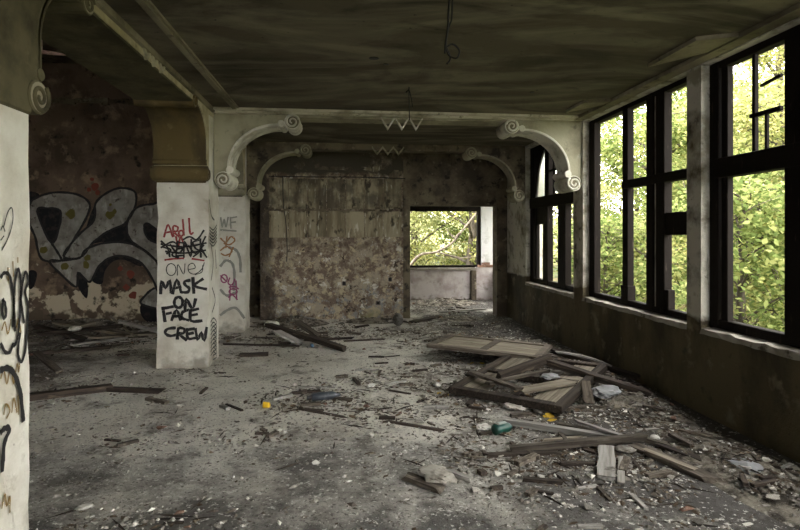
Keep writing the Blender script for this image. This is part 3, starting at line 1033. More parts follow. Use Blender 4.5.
ribbon([circ(262, 260, 11, 14), [(250, 250), (270, 270)], [(282, 258), (276, 276), (290, 282), (300, 262)], [(280, 290), (300, 288), (312, 296)], circ(294, 306, 14, 10),
        [(278, 326), (292, 318), (308, 334)], [(284, 286), (282, 336)], [(304, 268), (306, 330)]], pl2, .028, 'p_purple', 'purple_tag', PIL['p2'], .0035, PS, PO)
# -- near pillar side
ribbon([[(3, 226), (7, 212), (11, 208), (12, 220), (8, 236), (1, 250)], [(0, 230), (2, 226), (4, 231)], [(0, 240), (3, 236)]], sx, .010, 'p_thin', 'heart_outline', PIL['fg'], .004)
ribbon([[(0, 277), (3, 273), (8, 275), (11, 286), (13, 304), (12, 326)], [(14, 330), (13, 300), (15, 276), (18, 270), (20, 290), (18, 326), (16, 340), (13, 346)],
        [(23, 322), (20, 300), (22, 280), (25, 272), (27, 282), (24, 292), (27, 306), (26, 330), (24, 352), (20, 362), (17, 352), (19, 334)],
        [(2, 300), (4, 304), (5, 314), (3, 318), (1, 312), (2, 300)], [(0, 344), (4, 352), (9, 352), (12, 344)]], sx, .022, 'p_black', 'black_loops', PIL['fg'], .005)
ribbon([[(0, 370), (6, 368), (13, 374), (19, 392), (22, 420)], [(0, 432), (4, 428), (8, 430), (3, 444), (1, 470)]], sx, .035, 'p_black', 'black_curve', PIL['fg'], .006)
ribbon([[(1, 330), (4, 322), (7, 334), (10, 320)], [(12, 318), (15, 328), (18, 318), (20, 332)], [(0, 378), (3, 370), (6, 384), (10, 366), (13, 384), (16, 364), (18, 372), (19, 362)],
        [(3, 414), (5, 404), (9, 410), (6, 418)], [(11, 412), (13, 398), (16, 412)], [(17, 396), (18, 414)], [(1, 508), (4, 494), (6, 506), (9, 496), (9, 512)],
        [(7, 268), (7.5, 280)], [(12, 262), (12.5, 276)], [(17, 258), (17, 262)]], sx, .012, 'p_brown', 'brown_tag', PIL['fg'], .004)

# -- silver letters on the side room wall
GS, GO = 3.533, (20, 175)
A_ = [(35, 105), (60, 80), (120, 62), (200, 68), (245, 98), (240, 140), (205, 205), (160, 278), (150, 302), (78, 297), (55, 220), (35, 170)]
A_hole = [(62, 128), (98, 118), (142, 126), (140, 180), (112, 240)]
B1 = [(155, 285), (205, 215), (262, 160), (268, 100), (310, 62), (360, 46), (408, 62), (405, 120), (370, 172), (310, 200), (258, 240), (212, 292)]
B2 = [(105, 305), (150, 302), (212, 292), (235, 262), (300, 240), (380, 240), (440, 268), (490, 320), (490, 410), (470, 370), (430, 312), (370, 287), (320, 292), (280, 322), (255, 370), (238, 375), (206, 345), (200, 395), (150, 355)]
C_ = [(520, 103), (470, 103), (420, 112), (388, 145), (378, 190), (392, 230), (440, 265), (520, 312)]
C_hole = [(440, 182), (456, 174), (520, 225), (520, 250), (455, 225)]
D_ = [(520, 395), (480, 398), (448, 420), (430, 456), (520, 470)]
blk = [[(258, 240), (310, 200), (370, 172), (395, 130), (382, 200), (400, 236), (430, 258), (380, 238), (300, 236)],
       [(225, 215), (262, 110), (292, 108), (270, 160), (240, 190)],
       [(206, 345), (238, 375), (236, 436), (204, 392)],
       [(255, 372), (280, 322), (320, 292), (370, 287), (430, 312), (420, 322), (370, 300), (330, 305), (300, 340), (290, 385)],
       [(430, 456), (520, 468), (520, 530), (440, 512)], [(30, 60), (70, 70), (40, 100), (28, 110)], [(32, 340), (60, 345), (50, 392), (32, 400)]]
for b in blk:
    fill(b, YB, 'p_fillblack', 'black_fill', wg, .003, GS, GO)
for poly in (A_, B1, B2, C_, D_):
    fill(poly, YB, 'p_silver', 'silver_letter', wg, .005, GS, GO)
for poly in (A_hole, C_hole):
    fill(poly, YB, 'p_fillblack', 'letter_hole', wg, .007, GS, GO)
ribbon([[(112, 240), (135, 275), (150, 302)], ['c'] + A_, ['c'] + B1, ['c'] + B2, ['c'] + C_, ['c'] + D_, ['c'] + A_hole, ['c'] + C_hole], ('y', YB), .048, 'p_black', 'letter_outline', wg, .009, GS, GO)
for (mt, lst) in (('p_moss', [(180, 138, 17), (318, 142, 16), (335, 130, 9), (240, 292, 13), (235, 318, 14), (158, 322, 14), (85, 265, 15), (320, 105, 6)]),
                  ('p_rust', [(265, 40, 14), (245, 52, 9), (275, 62, 10), (255, 15, 7), (390, 350, 16), (376, 396, 12), (400, 425, 15), (355, 330, 9)])):
    for (x, y, r) in lst:
        pts = [(x + r * math.cos(k * .785) * R.uniform(.7, 1.15), y + r * math.sin(k * .785) * R.uniform(.7, 1.2)) for k in range(8)]
        fill(pts, YB, mt, 'paint_blot', wg, .011, GS, GO)

# ------------------------------------------------------------------ hanging cables
c0 = Vector((.683, 3.44, ZC))
zl = lambda py: EYE + (HORIZON - py) / FPX * 3.42
mb = MB()
mb.tube(crom([c0, c0 + Vector((-.01, 0, -.12)), (.672, 3.44, zl(20)), (.655, 3.44, zl(40)), (.65, 3.44, zl(50))]), .007, 6)
mb.tube(crom([c0 + Vector((.02, .01, 0)), c0 + Vector((.012, 0, -.15)), (.68, 3.45, zl(22)), (.66, 3.45, zl(40)), (.69, 3.46, zl(53)), (.665, 3.45, zl(60))]), .006, 6)
mb.tube(crom([(.655, 3.44, zl(44)), (.70, 3.44, zl(40)), (.745, 3.44, zl(46)), (.73, 3.44, zl(54)), (.68, 3.44, zl(52)), (.655, 3.44, zl(44))]), .006, 6)
tag(mb.build('hanging_cable', M['cable'], smooth=True), 'black cable looped into a knot hanging from the ceiling', 'cable')
zl2 = lambda py: EYE + (HORIZON - py) / FPX * 5.55
mb = MB().tube(crom([(.675, 5.61, ZC + .005), (.675, 5.61, zl2(96)), (.68, 5.61, zl2(118))]), .006, 5)
mb.tube(crom([(.675, 5.61, zl2(87)), (.70, 5.61, zl2(96)), (.715, 5.61, zl2(105))]), .005, 5)
mb.tube([(.64, 5.61, zl2(90)), (.675, 5.61, zl2(87))], .008, 5)
tag(mb.build('hanging_wire', M['cable'], smooth=True), 'thin split wire hanging from the ceiling before the zigzag ornament', 'wire')
mb = MB().tube(crom([(-1.42, YB - .035, 2.70), (-.6, YB - .04, 2.695), (.2, YB - .04, 2.70), (1.15, YB - .035, 2.685)]), .009, 5)
tag(mb.build('wall_cable', M['cable'], smooth=True), 'dark cable strung level across the top of the back wall', 'cable')
mb = MB().tube(crom([(-1.16, YB - .04, 2.70), (-1.15, YB - .045, 2.2), (-1.10, YB - .045, 1.8), (-1.08, YB - .04, 1.35), (-1.09, YB - .03, 1.1)]), .009, 5)
tag(mb.build('wall_cable', M['cable'], smooth=True), 'dark cable dangling down the left part of the back wall', 'cable')
for (hx, hy, r) in ((374, 58, .035), (386, 64, .02), (532, 92, .02)):
    x, y = gp(hx, hy, ZC).xy
    o = MB().prism([(x + r * 1.3 * math.cos(k * .7854), y + r * math.sin(k * .7854)) for k in range(8)], lambda u, w_, z: (u, z, ZC - w_), -.01, .006).build('ceiling_hole', M['cable'], ce)
p = onY(42, 52, 5.6)
q = onY(68, 55, 5.6)
mb = MB()
mb.tube([p, p + (q - p) * .5, q], [.022, .018, .006], 5)  # bright pink strip added in place of a slit of light
mb.tube([p + Vector((0, 0, 0)), (p.x, p.y, ZCL + .01)], .004, 4)
tag(mb.build('added_light_strip', M['pink'], None), 'added pale pink strip in place of a light slit in the dark side room', 'light strip')

# ------------------------------------------------------------------ planks
def plank_mesh(L, w, t, seg=5, rag=.05, bend=0.0):
    mb = MB()
    vs_, fs_ = [], []
    for i in range(seg + 1):
        x = -L / 2 + L * i / seg
        jy = R.uniform(-.06, .06) * w
        zz = bend * math.sin(math.pi * i / seg)
        for (y, z) in ((-w / 2, -t / 2), (w / 2, -t / 2), (w / 2, t / 2), (-w / 2, t / 2)):
            ex = R.uniform(-rag, rag) if i in (0, seg) else 0
            vs_.append((x + ex, y + jy + R.uniform(-.03, .03) * w, z + zz))
    for i in range(seg):
        for k in range(4):
            fs_.append((i * 4 + k, i * 4 + (k + 1) % 4, i * 4 + 4 + (k + 1) % 4, i * 4 + 4 + k))
    fs_ += [(3, 2, 1, 0), tuple(range(seg * 4, seg * 4 + 4))]
    mb.add(vs_, fs_)
    return mb


def orient(o, a, b, roll_=0.0):
    a, b = Vector(a), Vector(b)
    d = (b - a)
    x = d.normalized()
    up = Vector((0, 0, 1))
    y = up.cross(x).normalized()
    z = x.cross(y)
    m = Matrix((x, y, z)).transposed().to_4x4()
    m = Matrix.Translation((a + b) / 2) @ m @ Matrix.Rotation(roll_, 4, 'X')
    o.matrix_world = m


def plank(a, b, w, t, label, mat='wood', name='plank', group=None, roll_=0.0, bend=0.0, rag=.04, cat='plank'):
    a, b = Vector(a), Vector(b)
    o = plank_mesh((b - a).length, w, t, 6, rag, bend).build(name, M[mat])
    orient(o, a, b, roll_)
    return tag(o, label, cat, group)


def G(px, py, z=0.0):
    return gp(px, py, z)


def pk(p0, p1, w, t, label, mat='wood', z=(0, 0), **k):
    """plank between two spots measured on the floor; z: extra lift of each end"""
    a = gp(p0[0], p0[1], t / 2 + z[0])
    b = gp(p1[0], p1[1], t / 2 + z[1])
    return plank(a, b, w, t, label, mat, **k)


# -- fallen door leaf (raised on rubble), built flat then placed
def fallen_door(name, label, L, W, T, corners_mat, panel_mat, n_boards, stile, skip=(), mid=True):
    t = thing(name, label, 'door')
    for nm, x0, x1, y0, y1 in (('stile', -L / 2, L / 2, -W / 2, -W / 2 + stile), ('stile', -L / 2, L / 2, W / 2 - stile, W / 2),
                               ('rail', -L / 2, -L / 2 + stile, -W / 2 + stile, W / 2 - stile), ('rail', L / 2 - stile, L / 2, -W / 2 + stile, W / 2 - stile)):
        MB().box(x0, x1, y0, y1, 0, T).build(nm, M[corners_mat], t, bevel=.005)
    if mid:
        MB().box(-stile / 2, stile / 2, -W / 2 + stile, W / 2 - stile, 0, T).build('rail', M[corners_mat], t, bevel=.005)
    bw = (W - 2 * stile) / n_boards
    for k in range(n_boards):
        if k in skip:
            continue
        y = -W / 2 + stile + k * bw
        MB().box(-L / 2 + stile * .7, L / 2 - stile * .7, y + .004, y + bw - .004, T * .25, T * .6 + R.uniform(0, .008)).build('board', M[panel_mat], t)
    return t


d1 = fallen_door('fallen_door', 'brown board door lying flat on the rubble, topmost in the heap by the parapet', 1.42, .95, .05, 'wood', 'wood_pale', 4, .09)
d1.location = (1.88, 6.77, .13)
d1.rotation_euler = (math.radians(-2), math.radians(1.5), math.radians(-30))
d2 = fallen_door('fallen_sash', 'dark wooden window sash with one board left lying in front of the fallen door', 1.45, 1.15, .07, 'wood_dark', 'wood_pale', 4, .085, skip=(1, 2), mid=True)
d2.location = (1.94, 5.40, .07)
d2.rotation_euler = (math.radians(-1), math.radians(-3.5), math.radians(48))
d2['category'] = 'window sash'

pk((500, 376), (552, 357), .11, .06, 'thick dark timber slanting up from the fallen sash to the door', 'wood_dark', (.10, .24))
pk((548, 362), (652, 395), .10, .06, 'long dark timber sloping off the heap to the parapet foot', 'wood_dark', (.20, .03))
pk((556, 352), (612, 366), .035, .02, 'thin pale lath lying over the end of the fallen door', 'wood_grey', (.22, .10), bend=.03)
pk((585, 380), (589, 404), .09, .035, 'short grey board propped against the fallen sash', 'wood', (.20, .0), rag=.02)
pk((540, 372), (640, 404), .13, .03, 'wide dark board sunk under the heap along the parapet', 'wood_dark', (.02, .0))
pk((470, 372), (520, 389), .07, .03, 'brown slat lying across the opening of the fallen sash', 'wood', (.13, .13))
pk((488, 383), (545, 371), .05, .025, 'narrow brown slat crossing inside the fallen sash', 'wood', (.12, .14))
pk((520, 391), (582, 379), .16, .02, 'flat tan board lying on the fallen sash', 'wood_pale', (.115, .13))
pk((612, 407), (664, 409), .10, .025, 'pale board lying at the parapet foot', 'wood_pale')
pk((505, 421), (632, 441), .06, .045, 'long grey plank with straight edge pointing at the parapet', 'wood_grey', (.01, .0))
pk((513, 449), (642, 437), .055, .045, 'long grey plank crossing the pointed end of another plank', 'wood', (.0, .04))
pk((486, 455), (560, 452), .05, .02, 'slim dark slat beside the long crossing plank', 'wood_dark')
pk((576, 421), (628, 438), .04, .02, 'thin pale lath beside the long straight plank', 'wood_grey', (.06, .05))
pk((560, 424), (600, 432), .05, .02, 'short splintered slat tucked behind the thin pale lath', 'wood', (.02, .02))
pk((640, 438), (674, 447), .05, .03, 'short brown batten continuing from the crossed planks', 'wood', (.02, .0))
pk((642, 449), (716, 481), .11, .03, 'rotten split plank leading to the clear plastic bag', 'wood', rag=.1)
pk((662, 446), (726, 470), .07, .03, 'dark rotten plank beside the split one', 'wood_dark', rag=.08)
pk((650, 452), (690, 468), .05, .02, 'broken slat lying over the rotten split plank', 'wood_pale', (.03, .02), rag=.06)
pk((607, 447), (606, 478), .11, .03, 'short whitish board stub lying on the dark dirt', 'wood_grey', rag=.01)
pk((622, 458), (621, 484), .045, .025, 'narrow pale stick next to the whitish board stub', 'wood_grey', rag=.02)
pk((545, 440), (600, 436), .03, .015, 'fine splinter lying between the two long planks', 'wood_pale')
pk((640, 430), (692, 427), .025, .015, 'thin stick lying near the parapet foot', 'wood_grey')
# centre floor
pk((520, 340), (640, 378), .09, .05, 'dark beam half hidden behind the fallen door', 'wood_dark', (.04, .04))
# back left heap
pk((268, 325), (345, 349), .11, .06, 'long charred beam sloping down from the heap by the back wall', 'wood_dark', (.16, .0))
pk((296, 321), (318, 336), .12, .05, 'short brown board standing on the heap by the back wall', 'wood', (.26, .06))
pk((305, 340), (352, 338), .05, .03, 'thin dark stick lying behind the charred beam', 'wood_dark', (.03, .01))
pk((222, 344), (300, 346), .06, .02, 'flat dark slat lying beside the far pillar', 'wood_dark')
pk((240, 355), (268, 354), .14, .03, 'small black slab lying alone on the pale floor', 'wood_dark', rag=.02)
pk((276, 331), (300, 343), .22, .03, 'wide grey board leaning on the heap by the back wall', 'wood_grey', (.20, .03))
pk((345, 341), (386, 339), .04, .02, 'thin branch-like stick by the peeling back wall', 'wood_dark')
# doorway floor
pk((412, 322), (440, 316), .14, .03, 'dark board lying in the doorway', 'wood_dark')
pk((440, 312), (485, 309), .08, .03, 'grey board lying across the alcove floor', 'wood_grey')
# left side
pk((-10, 402), (112, 387), .10, .06, 'long charred beam lying behind the near pillar', 'wood_dark')
pk((80, 388), (162, 391), .07, .04, 'dark batten lying before the lettered pillar', 'wood_dark')
pk((24, 354), (112, 347), .06, .04, 'straight dark batten at the edge of the side room', 'wood_dark')
pk((60, 372), (36, 352), .08, .03, 'grey board end poking out behind the near pillar', 'wood', (.02, .1))
for (p0, p1, w_, t_, mt, z0, z1, lb_) in (
        ((55, 322), (130, 335), .14, .04, 'wood_pale', .22, .10, 'broad brown board on top of the side room heap'),
        ((40, 334), (120, 326), .09, .05, 'wood_dark', .12, .20, 'dark timber crossing the side room heap'),
        ((90, 338), (158, 333), .10, .03, 'wood_pale', .05, .06, 'brown board at the front of the side room heap'),
        ((70, 345), (126, 338), .05, .03, 'wood_grey', .03, .06, 'thin grey lath at the front of the side room heap'),
        ((120, 322), (160, 332), .07, .04, 'wood_grey', .25, .10, 'grey batten leaning towards the lettered pillar'),
        ((110, 316), (128, 331), .06, .03, 'wood_pale', .35, .10, 'pale stick standing up from the side room heap'),
        ((36, 326), (84, 339), .12, .03, 'wood_dark', .20, .06, 'wide dark board sliding off the side room heap'),
        ((140, 331), (168, 326), .10, .03, 'wood_grey', .10, .14, 'grey board disappearing behind the lettered pillar'),
        ((66, 330), (96, 322), .08, .04, 'wood_pale', .2, .26, 'short pale board across the side room heap')):
    pk(p0, p1, w_, t_, lb_, mt, (z0, z1))
# bits around the crumpled cloth
pk((407, 476), (443, 490), .07, .03, 'short brown board under the crumpled cloth', 'wood', rag=.03)
pk((446, 471), (472, 480), .04, .03, 'short grey stick beside the crumpled cloth', 'wood_grey', rag=.02)
pk((300, 409), (345, 417), .025, .015, 'dark splinter near the dusty bottle', 'wood_dark', rag=.05)
pk((386, 421), (440, 430), .03, .018, 'dark slat lying left of the green tin', 'wood_dark', rag=.05)

# ------------------------------------------------------------------ heaps of dirt
HEAPS = []


def heap_z(x, y):
    z = 0.0
    for cx, cy, rx, ry, h in HEAPS:
        z = max(z, h * max(0, 1 - ((x - cx) / rx) ** 2 - ((y - cy) / ry) ** 2))
    return z


def heap(cx, cy, rx, ry, h, label, seed, mat='mound'):
    HEAPS.append((cx, cy, rx, ry, h))
    n = 40
    mb = MB()
    vs_, fs_ = [], []
    for i in range(n + 1):
        for j in range(n + 1):
            u, v = -1 + 2 * i / n, -1 + 2 * j / n
            r = math.sqrt(u * u + v * v)
            e = max(0, 1 - r * r)
            nz = mnoise.noise(Vector((u * 3 + seed, v * 3, 0))) * .5 + mnoise.noise(Vector((u * 8 + seed, v * 8, 4))) * .35 + mnoise.noise(Vector((u * 18, v * 18 + seed, 4))) * .2
            z = h * e * (1 + nz) - .012
            vs_.append((cx + u * rx, cy + v * ry, z))
    for i in range(n):
        for j in range(n):
            a = i * (n + 1) + j
            fs_.append((a, a + n + 1, a + n + 2, a + 1))
    mb.add(vs_, fs_)
    o = mb.build('dirt_heap', M[mat], fix=False)
    return tag(o, label, 'dirt heap', kind='stuff')


heap(-4.7, 9.3, 2.35, .88, .17, 'dark heap of dirt and rubble along the graffiti wall', 2)
heap(-.92, 9.72, .68, .44, .11, 'grey heap of rubble at the foot of the peeling back wall', 5)
heap(.55, 9.85, .65, .32, .07, 'low mound of rubble beside the doorway', 9)
heap(2.35, 7.2, .8, .9, .10, 'low dark dirt mound under the fallen door', 13)
heap(2.75, 5.4, .4, 1.6, .08, 'strip of dirt along the parapet foot', 17)
heap(2.72, 3.3, .42, 1.0, .07, 'dark dirt piled at the parapet near the plastic bag', 21)
heap(2.2, 10.0, .5, .35, .05, 'small dirt mound in the doorway', 24)
heap(2.3, 12.3, .9, .6, .10, 'rubble mound on the alcove floor', 27)

# ------------------------------------------------------------------ small separate finds
def crumple(name, label, cat, loc, size, mat, seed, flat=.5, amp=.4, sub=3):
    bm = bmesh.new()
    bmesh.ops.create_icosphere(bm, subdivisions=sub, radius=1)
    for v in bm.verts:
        n1 = mnoise.noise(v.co * 1.7 + Vector((seed, 0, 0)))
        n2 = mnoise.noise(v.co * 4.1 + Vector((0, seed, 0)))
        rdg = 1 - abs(mnoise.noise(v.co * 2.6 + Vector((seed, seed, 0)))) * 2
        v.co *= (1 + amp * n1 + amp * .5 * n2 + amp * .35 * rdg)
    zmin = min(v.co.z for v in bm.verts)
    for v in bm.verts:
        z = (v.co.z - zmin) * flat
        v.co = Vector((v.co.x * size[0], v.co.y * size[1], z * size[2]))
    me = bpy.data.meshes.new(name)
    bm.to_mesh(me)
    bm.free()
    me.materials.append(M[mat])
    o = link(name, me, loc, (0, 0, seed))
    return tag(o, label, cat)


crumple('plastic_bag', 'clear crumpled plastic bag at the end of the rotten plank', 'bag', gp(748, 474), (.13, .09, .075), 'film', 1.3)
crumple('plastic_bag', 'grey crumpled plastic bag between the heap and the parapet', 'bag', gp(606, 398), (.16, .12, .09), 'film', 4.1)
crumple('plastic_bag', 'small white torn plastic bag lying on the fallen sash', 'bag', gp(550, 379, .12), (.09, .07, .05), 'film', 6.1)
crumple('paper_wad', 'white crumpled paper wad before the fallen sash', 'paper', gp(514, 409), (.10, .07, .04), 'paper', 2.2)
crumple('paper_wad', 'white crumpled paper beside the green tin', 'paper', gp(484, 430), (.06, .05, .04), 'paper', 3.2)
crumple('cloth_rag', 'pale crumpled rag lying on a short board', 'rag', gp(437, 478, .02), (.12, .085, .05), 'cloth', 5.3)
crumple('paper_wad', 'small white paper scrap on the floor right of the dusty bottle', 'paper', gp(371, 387), (.05, .035, .025), 'paper', 7.7)
crumple('paper_wad', 'white scrap lying far left of the fallen sash', 'paper', gp(437, 387), (.035, .03, .04), 'paper', 8.8)
crumple('stone_lump', 'rounded pale rubble lump on the heap by the back wall', 'stone', gp(272, 327, .1), (.12, .1, .10), 'chip_white', 9.1, amp=.15)
crumple('stone_lump', 'flat pale stone by the clear plastic bag', 'stone', gp(785, 498), (.055, .05, .03), 'chip_white', 10.1, amp=.15)
crumple('stone_lump', 'rounded white stone near the crossed planks', 'stone', gp(655, 440), (.035, .035, .04), 'chip_white', 11.1, amp=.12)
crumple('stone_lump', 'grey rubble lump beside the whitish board stub', 'stone', gp(625, 452), (.07, .05, .04), 'chip', 12.1, amp=.2)
crumple('stone_lump', 'whitish mortar lump on the dark floor behind the near pillar', 'stone', gp(84, 509), (.045, .03, .02), 'chip_white', 13.1, amp=.2)
crumple('stone_lump', 'pale lump of mortar on the side room heap', 'stone', gp(75, 331, .2), (.10, .08, .07), 'chip_white', 14.1, amp=.2)
crumple('stone_lump', 'angular grey block standing by the doorway edge', 'stone', gp(398, 326, 0), (.10, .08, .16), 'chip', 15.1, amp=.1, flat=.7)
crumple('rag_pile', 'dark crumpled sheet lying on the floor before the clear bag', 'rag', gp(752, 488), (.09, .06, .03), 'cloth', 16.7)
o = plank_mesh(.2, .14, .012, 4, .02).build('cardboard_piece', M['wood_grey'])
o.location = gp(752, 482, .03)
o.rotation_euler = (.2, -.1, .7)
tag(o, 'flat grey card leaning by the clear plastic bag', 'card')

# green crushed tin
t = thing('tin_can', 'green crushed tin with a white label on the floor by the long plank', 'can', gp(502, 433), math.radians(25))
mb = MB().lathe([(.030, -.085), (.045, -.078), (.047, -.04), (.038, 0), (.047, .045), (.045, .075), (.03, .085)], 16)
mb.v = [(x, y * .95, z * (.8 + .15 * math.sin(x * 60)) + .040) for x, y, z in mb.v]
mb.build('can_body', M['green_can'], t, smooth=True)
mb = MB()
pts = []
n = 8
for i in range(n + 1):
    a = math.radians(60 + 75 * i / n)
    for x in (-.045, .035):
        pts.append((x, -.049 * math.cos(a) * .98 - .0, .050 * math.sin(a) * .95 + .0415))
mb.add(pts, [(2 * i, 2 * i + 1, 2 * i + 3, 2 * i + 2) for i in range(n)])
mb.build('can_label', M['can_label'], t)
# dusty bottle
t = thing('plastic_bottle', 'dusty dark bottle lying on its side among brown debris', 'bottle', gp(325, 400), math.radians(12))
mb = MB().lathe([(.030, -.13), (.040, -.12), (.040, -.02), (.037, 0), (.040, .02), (.040, .07), (.028, .105), (.016, .125), (.016, .15)], 16)
mb.v = [(x, y, z + .040) for x, y, z in mb.v]
mb.build('bottle_body', M['bottle'], t, smooth=True)
mb = MB().lathe([(.019, -.175), (.019, -.13)], 12)
mb.v = [(x, y, z + .040) for x, y, z in mb.v]
mb.build('bottle_cap', M['bottle_cap'], t)
# yellow cup
t = thing('yellow_cup', 'small yellow plastic cup lying alone on the pale floor', 'cup', gp(267, 408), math.radians(160))
t.scale = (.7, .7, .7)
mb = MB().lathe([(.030, -.035), (.034, -.03), (.040, .04), (.043, .045), (.036, .04), (.028, -.02)], 16)
mb.v = [(x, y, z + .041) for x, y, z in mb.v]
mb.build('cup_body', M['yellow'], t, smooth=True)
t = thing('blue_bottle', 'small blue plastic bottle by the charred beam', 'bottle', gp(312, 347), math.radians(100))
t.scale = (.7, .7, .7)
mb = MB().lathe([(.03, -.06), (.035, -.05), (.035, .04), (.015, .07), (.015, .09)], 12)
mb.v = [(x, y, z + .035) for x, y, z in mb.v]
mb.build('bottle_body', M['blue'], t, smooth=True)

# bricks by the white pier
bm_ = MB().box(-.095, .095, -.045, .045, 0, .06).mesh('brick', M['brick'])
for i, (dx, dy, dz, rz, lb_) in enumerate(((3.37, 12.99, .80, .1, 'red brick lying nearest the window jamb below the white pier'), (3.58, 12.99, .80, -.08, 'red brick lying against the foot of the white pier'),
                                          (3.47, 12.99, .861, .25, 'red brick topping the small brick pile by the white pier'))):
    tag(link('brick', bm_, (dx, dy - .06, dz), (0, 0, rz)), lb_, 'brick')

# ------------------------------------------------------------------ scattered rubble
def density(x, y):
    d = .03 if y < 4.4 else .07
    g = lambda cx, cy, sx_, sy_, a: a * math.exp(-((x - cx) / sx_) ** 2 - ((y - cy) / sy_) ** 2)
    d += g(2.3, 5.6, .9, 1.8, 1.0) + g(2.4, 3.4, .8, 1.2, .9) + g(.9, 5.3, 1.0, .8, .75) + g(-.2, 5.2, .7, .5, .6)
    d += g(-1.2, 4.35, .8, .25, .35) + g(.6, 9.2, 1.6, .8, 1.0) + g(-1.0, 8.8, .9, .6, .9) + g(-4.2, 8.6, 2.2, .9, 1.2)
    d += g(1.6, 8.2, .9, .6, .6) + g(2.1, 11.5, .8, 1.0, .9) + g(-3.4, 6.0, 1.2, .5, .35) + g(1.1, 3.6, .8, .5, .35) + g(-1.3, 3.1, .5, .2, .35)
    d += g(1.2, 6.6, .5, .6, .3) + g(-2.0, 6.5, .5, .12, .5) + g(-1.5, 6.9, .12, .5, .5)
    cl = mnoise.noise(Vector((x * 1.7, y * 1.7, 3.3))) + .6 * mnoise.noise(Vector((x * 4.5, y * 4.5, 9.3)))
    return min(1.0, max(.02, d * (.65 + 1.5 * cl)))


def blocked(x, y):
    if -2.32 < x < -1.58:
        for _, y0, y1 in PILS:
            if y0 - .06 < y < y1 + .06:
                return True
    if x > 3.0 and y < 10.2:
        return True
    if y > 10.08 and (x < 1.4 or x > 2.85):
        return True
    if y > 12.75 or x > 3.5:
        return True
    return False


def spot(p=1.0, ymin=2.2):
    while True:
        y = ymin + (12.7 - ymin) * (R.random() ** 1.25)
        xl, xr = -.78 * y - .1, .95 * y + .1
        x = R.uniform(max(xl, -7), min(xr, 3.08))
        if blocked(x, y):
            continue
        if R.random() < density(x, y) ** p:
            return x, y


def chip_mesh(i, mat):
    bm = bmesh.new()
    for k in range(10):
        v = Vector((R.gauss(0, 1), R.gauss(0, 1), R.gauss(0, 1))).normalized()
        bm.verts.new((v.x * R.uniform(.7, 1.1), v.y * R.uniform(.5, .9), v.z * .45))
    bmesh.ops.convex_hull(bm, input=bm.verts)
    bmesh.ops.delete(bm, geom=[v for v in bm.verts if not v.link_faces], context='VERTS')
    zm = min(v.co.z for v in bm.verts)
    for v in bm.verts:
        v.co.z -= zm
    me = bpy.data.meshes.new('chip')
    bm.to_mesh(me)
    bm.free()
    me.materials.append(M[mat])
    return me


grey_m = [chip_mesh(i, 'chip') for i in range(10)]
white_m = [chip_mesh(i, 'chip_white') for i in range(6)]
brick_m = [chip_mesh(i, 'brick') for i in range(5)]


def leaf_mesh(mat):
    L_, W_ = 1.0, R.uniform(.32, .45)
    c1, c2 = R.uniform(.08, .3), R.uniform(.05, .25)
    xs = [-.5, -.2, .15, .5]
    ws = [.06, 1, .85, .03]
    vs_ = []
    for x, w_ in zip(xs, ws):
        zz = c1 * (x * x) * 2
        for s in (-1, 0, 1):
            vs_.append((x, s * W_ * w_ , zz + abs(s) * c2 * w_))
    fs_ = []
    for i in range(3):
        for k in range(2):
            fs_.append((i * 3 + k, i * 3 + 3 + k, i * 3 + 4 + k, i * 3 + 1 + k))
    return MB().add(vs_, fs_).mesh('dead_leaf', M[mat], fix=False)


dl_m = [leaf_mesh('dead_leaf') for _ in range(6)]
yl_m = [leaf_mesh('yellow_leaf') for _ in range(3)]
st_m = [plank_mesh(1.0, .06, .035, 4, .03).mesh('splinter', M['wood']) for _ in range(4)] + \
       [plank_mesh(1.0, .05, .03, 4, .03).mesh('splinter', M['wood_dark']) for _ in range(4)] + \
       [plank_mesh(1.0, .05, .03, 4, .03).mesh('splinter', M['wood_grey']) for _ in range(2)]

for i in range(290):
    x, y = spot()
    s = R.uniform(.018, .05) * (1 if R.random() < .85 else 1.5)
    o = link('plaster_chip', R.choice(grey_m), (x, y, heap_z(x, y) - .001), (0, 0, R.uniform(0, 6.28)), (s, s, s * R.uniform(.6, 1)))
    tag(o, 'small broken chip of grey plaster lying on the floor', 'plaster chip', 'grey plaster chips scattered on the floor')
for i in range(170):
    x, y = spot(.8)
    s = R.uniform(.016, .042)
    o = link('white_chip', R.choice(white_m), (x, y, heap_z(x, y) - .001), (0, 0, R.uniform(0, 6.28)), (s, s, s * R.uniform(.5, 1)))
    tag(o, 'small white chip of broken plaster lying on the floor', 'plaster chip', 'white plaster chips scattered on the floor')
for i in range(50):
    x, y = spot()
    s = R.uniform(.02, .05)
    o = link('brick_fragment', R.choice(brick_m), (x, y, heap_z(x, y) - .001), (0, 0, R.uniform(0, 6.28)), (s, s, s * .9))
    tag(o, 'reddish brown fragment of broken brick lying on the floor', 'brick fragment', 'brick fragments scattered on the floor')
for i in range(240):
    x, y = spot(1.2)
    s = R.uniform(.04, .09) * (.6 if y < 4.6 else 1)
    o = link('dead_leaf', R.choice(dl_m), (x, y, heap_z(x, y) + .004), (R.uniform(-.2, .2), R.uniform(-.2, .2), R.uniform(0, 6.28)), (s, s, s))
    tag(o, 'curled brown dead leaf lying on the floor', 'leaf', 'dead leaves scattered on the floor')
for i in range(14):
    q = gp(*R.choice([(473, 363), (497, 360), (470, 366), (440, 394), (500, 358), (555, 411), (560, 414), (545, 420)]))
    s = R.uniform(.05, .1)
    o = link('yellow_leaf', R.choice(yl_m), (q.x + R.gauss(0, .06), q.y + R.gauss(0, .06), .006), (R.uniform(-.3, .3), R.uniform(-.3, .3), R.uniform(0, 6.28)), (s, s, s))
    tag(o, 'fresh yellow leaf fallen beside the heap of doors', 'leaf', 'yellow leaves by the heap')
